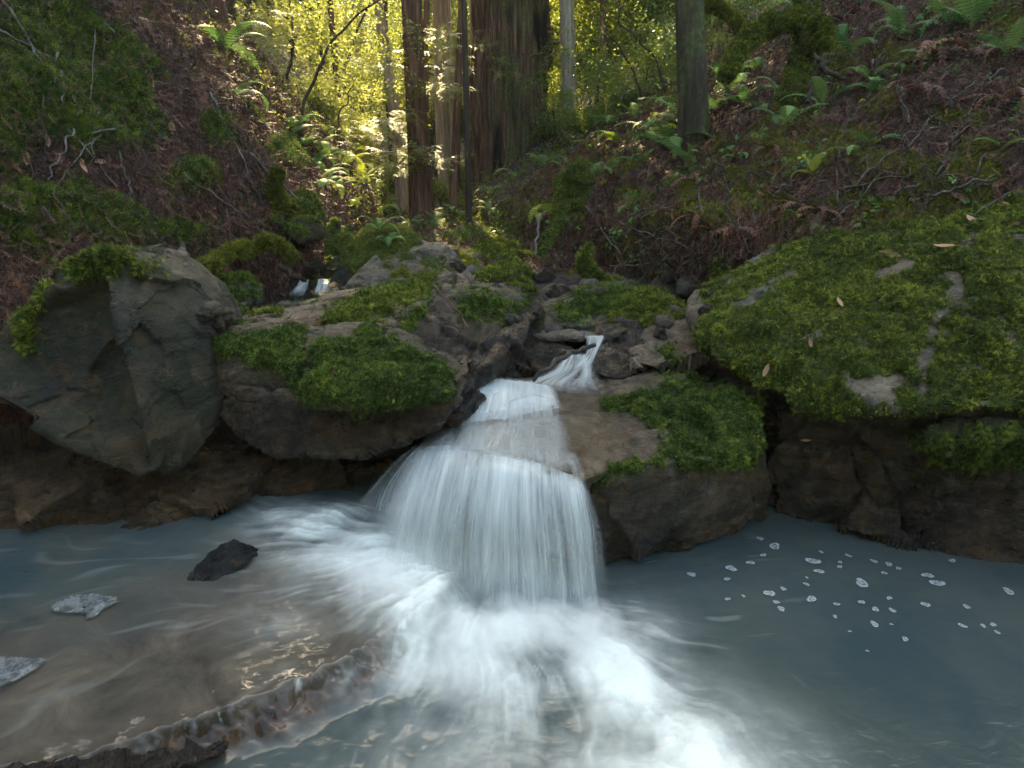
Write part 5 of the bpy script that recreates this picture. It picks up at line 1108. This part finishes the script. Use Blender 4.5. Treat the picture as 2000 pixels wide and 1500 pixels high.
    fern(px, py, sz, kd, lab, nf, group=GF if kd == 'g' else 'yellow green ferns in the sun')
for (px, py, sz, lab) in [(1820, 130, 100, 'rust red dead fern hanging near the top right'), (1900, 110, 110, 'rust red dead fern hanging below the large top right fern'), (1790, 190, 90, 'long rust brown dead fronds hanging in the shaded right slope'),
    (1430, 60, 80, 'dead brown fern above the bent mossy limb'), (1650, 50, 60, 'dead rust fern beside the mossy dome'), (1440, 460, 90, 'dead fern hanging over the undercut bank edge'), (1370, 430, 90, 'dead brown fern hanging over the dark hollow'),
    (1400, 290, 80, 'dead red brown fern beneath the mossy dark trunk'), (1290, 350, 80, 'dead fern below the largest blue green fern'), (1270, 310, 60, 'dead rusty fern on the sunny part of the right bank'), (1560, 410, 90, 'dead brown fronds drooping right of the hollow'),
    (1600, 420, 80, 'dead dark fronds hanging above the great mossy boulder'), (1360, 360, 90, 'dead bronze fern in the middle of the right bank'), (1180, 380, 60, 'dead fern right of the moss covered stump'), (860, 425, 60, 'orange dead fern by the stream beyond the boulders'),
    (730, 440, 60, 'orange dead fern at the foot of the left bank'), (650, 290, 60, 'orange dead fern glowing in the sun patch'), (1960, 200, 90, 'dead fern hanging at the right edge of the frame'), (1500, 300, 70, 'dead frayed fern left of the cut stub'), (950, 400, 40, 'small dead fern under the giant redwood')]:
    fern(px, py, sz, 'd', lab, 8, group='dead ferns on the banks')

PLC = [(1230, 120, 'beside the pale grey trunk'), (1290, 300, 'by the largest blue green fern'), (1230, 420, 'below the moss covered stump slope'), (1370, 180, 'behind the mossy dark trunk'), (1420, 330, 'under the mossy dark trunk'), (1420, 450, 'over the dark hollow'), (1560, 260, 'below the thick mossy leaning tree'),
       (1560, 400, 'between the hollow and the cut stub'), (1650, 160, 'under the mossy dome'), (1710, 300, 'round the mossy cut stub'), (1800, 180, 'below the rust red dead ferns'), (1830, 330, 'just above the mossy log'), (1950, 250, 'at the right edge above the mossy boulder'), (1920, 80, 'under the large top right fern'), (1760, 60, 'at the top of the right bank'),
       (60, 120, 'across the top left moss'), (200, 100, 'high above the big moss cushion'), (330, 120, 'below the crest ferns'), (150, 300, 'under the big left moss cushion'), (300, 260, 'right of the big left moss cushion'), (420, 300, 'midway down the left bank'), (80, 440, 'in the moss above the leaning boulder'), (250, 430, 'just above the leaning boulder'), (400, 440, 'above the mossy curling root'), (520, 330, 'beside the vertical mossy root')]
rf = random.Random(11)
for k in range(46):
    if k < 32:
        px = rf.uniform(1180, 1990); py = rf.uniform(40, 470 - max(0, px - 1450) * .25)
        if py < 330 - (px - 1180) * .55: continue
        kd = 'g' if rf.random() < .6 else ('d' if rf.random() < .6 else 'y')
    else:
        px = rf.uniform(560, 760); py = 250 + (px - 560) * .9 + rf.uniform(-10, 60); kd = 'y' if rf.random() < .5 else 'g'
    pl = min(PLC + [(620, 330, 'on the left bank edge above the mossy knob'), (700, 400, 'at the left bank foot beyond the boulders'), (740, 430, 'near the slender pale trunk foot')], key=lambda q: (q[0] - px) ** 2 + (q[1] - py) ** 2)[2]
    sz = rf.uniform(38, 72); fern(px, py, sz, kd, '%s %s fern %s' % ('tiny' if sz < 50 else 'small', {'g': 'green', 'y': 'yellow green', 'd': 'dead rust brown'}[kd], pl), rf.randint(4, 7), group='small ferns scattered on the banks')

# ------------------------------------------------------------------ mossy limbs, roots, sticks
def limb(name, label, pts, mat, cat, seed=0, moss=.0, mkey='moss_olive', ns=14, n=40, ml=(.02, .04), wig=.02, cnt=None, drop=-.5, group=None, onground=False, sizepx=True):
    P = []
    for (a, b, Y, r) in pts:
        c = hitall(a, b)[0] + np.array([0, 0, .0]) if Y is None else at(a, b, Y)
        dist = np.linalg.norm(c - np.array([0, 0, CH])); P.append([*c, r * dist / F])
    q = spline(np.array(P), n, wig, seed); V, Fc = tube(q[:, :3], np.maximum(q[:, 3], .0012), ns, seed, .25 if moss else .15, 4)
    org = q[0, :3].copy(); o = tag(link(name, new_mesh(name, V - org, Fc, M[mat], True, {'moss': np.full(len(V), moss)}), org), label, cat, group)
    if moss > .5:
        me = o.data; v, t = read_mesh(me); v = v + org; wgt = np.ones(len(v)); c = cnt or int(min(9000, area(v, t, wgt) * 26000)) + 30
        S_, Nn = sample(v, t, wgt, c); scatter('moss', mkey, S_, Nn + rng.normal(0, .3, (c, 3)) + np.array([0, 0, drop]), rng.uniform(*ml, c), org, o)
    return o
limb('leaning_tree', 'thick mossy trunk curving up the right bank beside the mossy dome', [(1526, 232, 5.0, 13), (1545, 175, 5.1, 20), (1568, 110, 5.2, 18), (1577, 50, 5.25, 17), (1572, -40, 5.3, 17)], 'bark_moss', 'tree', 1, 1, 'moss_bright', 20, 50, ml=(.015, .032))
limb('mossy_limb', 'bent moss hung limb reaching down left from the thick mossy trunk', [(1570, 30, 5.25, 15), (1515, 48, 5.2, 14), (1465, 72, 5.1, 15), (1432, 110, 5.0, 14), (1418, 150, 4.9, 13)], 'bark_moss', 'branch', 2, 1, 'moss_bright', 18, 50, drop=-.9)
limb('mossy_dome', 'rounded moss covered snag at the top of the right bank', [(1606, 96, 4.95, 13), (1604, 74, 4.95, 19), (1600, 50, 5.0, 17), (1597, 34, 5.0, 6)], 'bark_moss', 'stump', 3, 1, 'moss_bright', 20, 30, drop=-1.2, ml=(.025, .042))
limb('mossy_stub', 'short upright mossy stub on top of the bent limb', [(1503, 52, 5.15, 11), (1503, 36, 5.15, 11), (1502, 24, 5.15, 7)], 'bark_moss', 'branch stub', 4, 1, 'moss_bright', 12, 16)
limb('mossy_branch', 'thin mossy branch crossing top right behind the mossy dark trunk', [(1370, 8, 6.5, 9), (1400, 14, 6.5, 9), (1430, 32, 6.5, 8), (1452, 55, 6.5, 6)], 'bark_moss', 'branch', 5, 1, 'moss_olive', 12, 30)
rock('mossy_stump', 'low double lobed stump buried in glowing yellow green moss on the right bank',
     [H([(1112, 400, 5.5), (1112, 345, 5.5), (1120, 316, 5.5), (1134, 316, 5.5), (1146, 345, 5.5), (1146, 380, 5.45), (1130, 400, 5.4)], .18), H([(1094, 400, 5.5), (1096, 362, 5.5), (1104, 340, 5.5), (1112, 345, 5.5), (1108, 400, 5.45)], .15),
      H([(1090, 390, 5.45), (1106, 395, 5.45), (1092, 440, 5.3), (1076, 480, 5.15), (1062, 500, 5.05), (1056, 495, 5.1), (1072, 450, 5.25)], .10)],
     'bark_moss', .012, 3, (.3, 6), .05, seed=211, cat='stump', strat=0, crack=0, warp=.10, upmoss=2.0, moss=[[(1040, 300), (1160, 300), (1160, 410), (1110, 450), (1060, 515), (1040, 500)]], mossn=14000, mkey='moss_bright', ml=(.010, .024), mthick=.012)
limb('mossy_stub', 'mossy cut stub standing in the middle of the right bank', [(1710, 300, None, 16), (1710, 270, 4.2, 15), (1708, 244, 4.2, 12)], 'bark_moss', 'stump', 8, 1, 'moss_olive', 14, 20)
limb('mossy_log', 'fallen mossy log lying above the great mossy boulder', [(1790, 425, 3.5, 22), (1850, 385, 3.6, 30), (1910, 345, 3.7, 32), (1940, 320, 3.8, 24)], 'bark_moss', 'log', 9, 1, 'moss_olive', 18, 40, ml=(.016, .03))
limb('mossy_root', 'mossy knuckled root reaching out under the right bank', [(1405, 510, 3.9, 10), (1408, 540, 3.85, 13), (1400, 570, 3.8, 10), (1360, 590, 3.75, 7)], 'bark_moss', 'root', 10, 1, 'moss_bright', 12, 26)
limb('mossy_root', 'bright mossy root dangling at the dark hollow mouth', [(1150, 480, 4.4, 6), (1140, 510, 4.3, 12), (1148, 532, 4.3, 12), (1190, 548, 4.2, 6)], 'bark_moss', 'root', 11, 1, 'moss_bright', 12, 26)
limb('mossy_root', 'thick mossy root curling down beside the leaning boulder', [(480, 480, 3.7, 9), (430, 505, 3.5, 10), (385, 530, 3.3, 12), (352, 545, 3.2, 12)], 'bark_moss', 'root', 12, 1, 'moss_olive', 12, 30)
limb('mossy_root', 'mossy root bridging from the left bank to the knobbly rock', [(470, 500, 4.0, 8), (520, 470, 4.1, 12), (550, 480, 4.1, 10), (575, 505, 4.1, 8)], 'bark_moss', 'root', 13, 1, 'moss_olive', 12, 30)
limb('mossy_root', 'upper mossy root rising vertical along the left bank edge', [(545, 330, 4.6, 8), (535, 365, 4.6, 12), (548, 400, 4.6, 14), (580, 425, 4.6, 14)], 'bark_moss', 'root', 14, 1, 'moss_olive', 12, 30)
limb('root', 'bare grey root slanting down the left bank foot', [(340, 440, None, 5), (355, 490, None, 6), (360, 520, None, 4)], 'wood_grey', 'root', 15)
limb('root', 'bare curved root above the small cascade', [(545, 520, 4.2, 6), (575, 540, 4.2, 5), (597, 548, 4.3, 3)], 'bark_dark', 'root', 16)
limb('stick', 'knobbly black stick lying across the top cascade', [(1041, 744, 2.66, 4), (1065, 722, 2.70, 4.5), (1085, 703, 2.74, 5), (1110, 695, 2.78, 5), (1135, 682, 2.86, 5), (1162, 674, 2.92, 4)], 'rock_black', 'stick', 17, wig=.012)
limb('driftwood', 'weathered grey wood chunk wedged between two midstream boulders', [(900, 565, 4.3, 7), (908, 545, 4.35, 10), (918, 528, 4.4, 8), (922, 520, 4.4, 4)], 'wood_grey', 'driftwood', 18)
limb('stick', 'long thin reddish stick leaning on the angular boulder', [(845, 555, 3.15, 1.6), (885, 598, 2.95, 1.6), (918, 642, 2.8, 1.2)], 'bark_red', 'stick', 19, wig=.01)
limb('stick', 'slim grey stick curving up from the mossy root on the right bank', [(1045, 500, 4.9, 2), (1050, 450, 5.0, 2.4), (1052, 425, 5.1, 2.4), (1068, 412, 5.1, 1.6)], 'wood_grey', 'stick', 20, wig=.02)
limb('root', 'smooth dark blue grey root arching in front of the thick mossy trunk', [(1578, 200, 4.7, 2.5), (1584, 165, 4.8, 3.5), (1602, 135, 4.8, 4), (1615, 118, 4.9, 3)], 'bark_dark', 'root', 21, wig=.02)
limb('root', 'second smooth root crossing under the mossy dome', [(1590, 105, 4.8, 3), (1612, 138, 4.75, 4.5), (1650, 155, 4.7, 3)], 'bark_dark', 'root', 22, wig=.02)
rt = random.Random(5)
def where(px, py): return min(PLC, key=lambda q: (q[0] - px) ** 2 + (q[1] - py) ** 2)[2]
MW = {'wood_grey': 'pale grey', 'bark_dark': 'dark brown', 'bark_moss': 'mossy dark'}
def ground_stick(px, py, L, ang, r, mat, lab, grp, sag=0.3):
    n = 5; pts = []; lab = '%s %s stick lying %s' % ('long' if L > 150 else 'short', MW[mat], where(px, py))
    for k in range(n):
        t = k / (n - 1) - .5; a = px + math.cos(ang) * L * t; b = py + math.sin(ang) * L * t + sag * L * (t * t) * rt.uniform(-1, 1)
        c, nn_ = hitall(a, b); c = c + nn_ * rt.uniform(.01, .06); d_ = np.linalg.norm(c - np.array([0, 0, CH])); pts.append([*c, r * d_ / F])
    P = np.array(pts); med = np.median(P[:, 1])
    if np.ptp(P[:, 1]) > .9 + .12 * med or P[:, 1].min() < 2.75: return
    q = spline(P, 16, .03, rt.randint(0, 999)); V, Fc = tube(q[:, :3], q[:, 3] * np.linspace(1, .5, 16), 5, 1, .2); org = q[0, :3].copy()
    tag(link('stick', new_mesh('stick', V - org, Fc, M[mat]), org), lab, 'stick', grp)
for k in range(125):
    px, py = rt.uniform(1150, 1990), rt.uniform(60, 540)
    if py < 520 - (px - 1000) * .45 and px < 1500: py = rt.uniform(330, 520)
    if px > 1450 and py > 460 - (px - 1450) * .2: py = rt.uniform(60, 420)
    ground_stick(px, py, rt.uniform(60, 230), rt.gauss(-.6, .7), rt.uniform(.9, 2.4), rt.choice(['wood_grey', 'bark_dark', 'wood_grey', 'bark_moss']), 'thin bare stick lying in the tangle on the right bank', 'thin sticks on the right bank')
for k in range(40):
    px, py = rt.uniform(10, 560), rt.uniform(40, 500)
    if py < (px - 380) * 1.5: py += 200
    ground_stick(px, min(py, 500), rt.uniform(60, 260), rt.gauss(.9, .5), rt.uniform(.9, 2.4), rt.choice(['wood_grey', 'bark_dark']), 'thin bare stick sliding down the left bank', 'thin sticks on the left bank', .15)
for k in range(34):   # hanging rootlets over the dark hollow of the right bank
    px = rt.uniform(1190, 1560); py = rt.uniform(450, 500); Y = 4.0 - (px - 1200) * .0016; L = rt.uniform(25, 90)
    pts = [(px, py, Y, 1.6), (px + rt.gauss(0, 10), py + L * .5, Y - .03, 1.3), (px + rt.gauss(0, 20), py + L, Y - .02, .8)]
    q = spline(np.array([[*at(a, b, c), r * c / F] for a, b, c, r in pts]), 12, .04, k); V, Fc = tube(q[:, :3], q[:, 3], 4, k); org = q[0, :3].copy()
    tag(link('rootlet', new_mesh('rootlet', V - org, Fc, M['bark_dark']), org), 'thin dark rootlet dangling in the hollow under the right bank', 'root', 'rootlets in the hollow of the right bank')

# ------------------------------------------------------------------ fallen leaves and sprigs seen one by one
lm = [leaf_mesh(70 + i, M['leaf_fallen'], .17, .35) for i in range(3)]; lr = [leaf_mesh(80 + i, M['litter_rust'], .17, .5) for i in range(3)]; sg_ = [sprig_mesh(60 + i, M['litter_rust'], 16) for i in range(3)]
def lay(px, py, size, ang, meshes, name, lab, grp=None, cat='leaf'):
    p, n_ = hitall(px, py); n_ = n_ / np.linalg.norm(n_); z_ = Vector(n_); e = euler_from(np.array([n_]), np.array([ang]))[0]
    o = link(name, random.choice(meshes), p + n_ * .024); o.rotation_euler = tuple(map(float, e)); s = size / F * np.linalg.norm(p - np.array([0, 0, CH])); o.scale = (s, s, s); tag(o, lab, cat, grp)
for (px, py, s, a, lab) in [(312, 383, 38, .2, 'pale tan leaf lying on dark litter in the middle of the left bank'), (190, 322, 34, .1, 'tan leaf beside two others under the left moss cushion'), (110, 318, 44, .7, 'rusty tan leaf leftmost under the moss cushion'), (308, 296, 30, -.3, 'small orange tan leaf right of the left moss cushion'),
    (158, 335, 34, 1.3, 'upright orange leaf on the left bank litter'), (45, 318, 40, .9, 'rust leaf near the left edge of the frame'), (1540, 0, 30, 0, 'brown leaf at the top of the right bank'), (1735, 503, 44, -.3, 'orange leaf resting on bare rock of the great mossy boulder'),
    (1845, 492, 44, .1, 'long orange leaf near the crest of the great mossy boulder'), (1635, 600, 34, 1.5, 'brown leaf standing in the moss of the great boulder'), (1497, 728, 36, 1.4, 'pinkish brown leaf low on the mossy boulder'), (1577, 680, 30, 1.2, 'rust leaf in the moss below a dark crumpled one'),
    (1785, 298, 34, -.3, 'peach coloured leaf on the dark right slope'), (1575, 870, 26, .4, 'small brown leaf at the foot of the mossy boulder'), (1940, 700, 26, .4, 'brown leaf on moss near the right edge'), (1985, 440, 26, 0, 'orange leaf on the crest at the right edge'),
    (330, 255, 44, 1.0, 'slim brown leaf on the upper left bank'), (1808, 395, 24, .2, 'small brown leaf beside the mossy log')]:
    lay(px, py, s * .75, a, lm, 'fallen_leaf', lab, 'fallen leaves')
for k in range(70):
    px, py = (rt.uniform(10, 560), rt.uniform(60, 480)) if k % 2 else (rt.uniform(1150, 1980), rt.uniform(60, 450))
    lay(px, py, rt.uniform(14, 30), rt.uniform(0, 6), lr if k % 3 else lm, 'fallen_leaf', 'small %s leaf %s' % ('curled rust brown' if k % 3 else 'pale tan', where(px, py)), 'fallen leaves')
for (px, py, s, a, lab) in [(590, 632, 60, .2, 'red brown needle sprig on the pale slab above the moss'), (618, 640, 50, 2.2, 'rusty needle sprig leaning on the first one on the slab'), (606, 700, 60, 1.7, 'dead needle sprig hanging in the notch beside the round moss cushion'), (655, 735, 30, 1.5, 'small grey sprig on the round moss cushion'),
    (1350, 690, 50, .3, 'heap of red needles beside the great mossy boulder'), (1362, 686, 40, 1.9, 'second heap of red needles at the boulder notch'), (95, 450, 60, 1.5, 'dark hanging needle sprig on the lower left moss'), (20, 590, 60, .8, 'dark sprig left of the leaning boulder'), (40, 570, 60, 1.8, 'crossing dark sprigs left of the leaning boulder')]:
    lay(px, py, s, a, sg_, 'needle_sprig', lab, 'needle sprigs on the rocks', 'sprig')

# loose stones in the channel
def stone_mesh(seed):
    bm = bmesh.new(); bmesh.ops.create_icosphere(bm, subdivisions=4, radius=1); me = bpy.data.meshes.new('t'); bm.to_mesh(me); bm.free()
    v, t = read_mesh(me); n_ = v.copy(); fv, fd = facets(v + seed * 3, 1.1, seed); v = v * (1 + .35 * fv + .10 * fbm(v + seed, 1.5, 3, seed))[:, None] * np.array([1, .8, .6])
    nz = vnormals(v, t)[:, 2]
    return v, t, nz
SM = []
for i in range(5):
    v, t, nz = stone_mesh(i); SM.append(new_mesh('stone', v, t, M[['rock_grey', 'rock_brown', 'rock_wet', 'rock_olive', 'rock_grey'][i]], True, {'moss': sstep(.5, .9, nz + .4 * fbm(v, 2, 2, i)) * (i != 2), 'wet': np.full(len(v), .2)}))
for k, (px, py, s, lab) in enumerate([(410, 605, 26, 'grey stone at the foot of the leaning boulder'), (440, 618, 22, 'small grey stone wedged against the pale slab'), (425, 640, 18, 'wet dark pebble in the gap left of the pale slab'), (395, 620, 18, 'blue grey pebble beside the leaning boulder'),
    (1300, 632, 26, 'pale grey stone below the bright moss cushion'), (1322, 610, 20, 'small stone on the pale cracked boulder'), (1380, 605, 18, 'brown stone against the great mossy boulder'), (1398, 580, 16, 'tan pebble at the left tip of the great mossy boulder'),
    (1300, 565, 34, 'dark stone under the mouth of the hollow'), (1350, 560, 30, 'shaded stone in the middle of the hollow'), (1150, 560, 26, 'brown stone between the mossy boulders'), (1085, 575, 34, 'shaded olive stone left of the moss draped boulder'), (1310, 540, 30, 'upper dark stone in the hollow'),
    (1200, 655, 24, 'wet stone above the brown boulder'), (1000, 625, 20, 'small stone behind the angular boulder'), (1000, 590, 26, 'stone tucked behind the mossy rim'), (890, 520, 20, 'small stone between midstream boulders'), (1060, 545, 30, 'stone under the lit bank'),
    (600, 525, 24, 'mossy stone above the small cascade'), (860, 470, 24, 'stone in the far stream bed'), (905, 480, 20, 'small far stone in the stream bed'), (1480, 1005, 14, 'reddish pebble in the corner of the pool'), (1290, 655, 20, 'little stone above the brown boulder'), (560, 600, 18, 'stone beneath the bare root')]):
    p, n_ = hitall(px, py); o = link('stone', SM[k % 5], p); s2 = s / F * np.linalg.norm(p - np.array([0, 0, CH])); o.scale = (s2, s2, s2); o.rotation_euler = (random.gauss(0, .3), random.gauss(0, .3), random.uniform(0, 6)); tag(o, lab, 'stone', 'loose stones in the stream')


for k, (x, y, h, n_) in enumerate([(-3.6, -3.4, 4.0, 800), (3.8, -3.8, 4.2, 800), (-.5, -7.0, 4.5, 1000), (-5.5, -6.0, 6.0, 800), (5.2, -6.5, 6.0, 800)]):  # unseen trees behind the camera, added to darken the camera-facing rock sides
    gz = float(terr(x, y)); B = np.array([x, y, gz - .1]); root = tag(link('leafy_tree', None, B), 'unseen leafy tree added downstream to shade the rock fronts', 'tree', 'unseen shade trees added downstream of the pool')
    P = B + np.array([0, 0, 1.]) * np.linspace(0, h + 1.5 - gz, 20)[:, None]
    link('trunk', trunk_mesh('trunk', P, np.linspace(.14, .05, 20), 12, 'bark_moss', B, k), (0, 0, 0), root)
    bl = [(x + random.gauss(0, .9), y + random.gauss(0, .8), random.uniform(1.2, h + 1.5), random.uniform(.8, 1.3)) for _ in range(10)]
    scatter('crown', 'leaf_green', crown_pts(bl, n_), rng.normal(0, .4, (n_, 3)) + np.array([0, 0, 1]), rng.uniform(.8, 1.2, n_), B, root)

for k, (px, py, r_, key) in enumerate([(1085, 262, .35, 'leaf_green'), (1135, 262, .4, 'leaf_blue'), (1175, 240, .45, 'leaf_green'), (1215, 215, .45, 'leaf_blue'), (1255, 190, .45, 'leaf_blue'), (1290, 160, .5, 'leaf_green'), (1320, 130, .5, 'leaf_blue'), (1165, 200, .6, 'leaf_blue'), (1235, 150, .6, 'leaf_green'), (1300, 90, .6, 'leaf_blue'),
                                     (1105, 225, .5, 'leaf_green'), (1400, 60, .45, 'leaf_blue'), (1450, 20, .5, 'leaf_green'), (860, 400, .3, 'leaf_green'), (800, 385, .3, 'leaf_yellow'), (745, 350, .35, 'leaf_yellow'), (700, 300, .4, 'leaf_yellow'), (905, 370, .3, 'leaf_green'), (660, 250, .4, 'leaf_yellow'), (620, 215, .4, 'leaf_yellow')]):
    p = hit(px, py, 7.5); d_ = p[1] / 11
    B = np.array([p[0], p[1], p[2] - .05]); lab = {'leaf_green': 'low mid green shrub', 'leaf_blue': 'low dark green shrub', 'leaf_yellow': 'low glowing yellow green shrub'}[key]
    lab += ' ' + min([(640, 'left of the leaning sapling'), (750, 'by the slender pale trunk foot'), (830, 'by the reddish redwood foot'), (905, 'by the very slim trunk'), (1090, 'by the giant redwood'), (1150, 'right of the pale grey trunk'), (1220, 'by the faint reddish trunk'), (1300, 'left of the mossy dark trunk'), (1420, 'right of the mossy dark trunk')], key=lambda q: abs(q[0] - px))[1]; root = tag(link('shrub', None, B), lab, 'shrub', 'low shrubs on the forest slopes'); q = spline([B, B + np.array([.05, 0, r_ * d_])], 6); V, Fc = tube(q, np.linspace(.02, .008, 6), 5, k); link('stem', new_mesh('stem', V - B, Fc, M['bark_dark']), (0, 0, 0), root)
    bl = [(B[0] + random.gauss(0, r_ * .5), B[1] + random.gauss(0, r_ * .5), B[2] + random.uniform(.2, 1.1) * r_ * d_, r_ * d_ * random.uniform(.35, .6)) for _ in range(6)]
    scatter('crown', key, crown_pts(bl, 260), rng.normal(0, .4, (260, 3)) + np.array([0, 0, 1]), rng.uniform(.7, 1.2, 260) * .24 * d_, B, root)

# warm misty air of the forest
bm = bmesh.new(); bmesh.ops.create_cube(bm, size=1); hz = bpy.data.meshes.new('haze'); bm.to_mesh(hz); bm.free()
hm = NT('haze'); hv = hm.n('ShaderNodeVolumePrincipled'); hv.inputs['Color'].default_value = (.95, .96, .93, 1); hv.inputs['Density'].default_value = .0010; hv.inputs['Anisotropy'].default_value = .35
hm.t.links.new(hv.outputs[0], hm.out.inputs['Volume']); hz.materials.append(hm.m)
ho = link('haze', hz, (0, 26, 14.2)); ho.scale = (104, 84, 33); ho['kind'] = 'stuff'
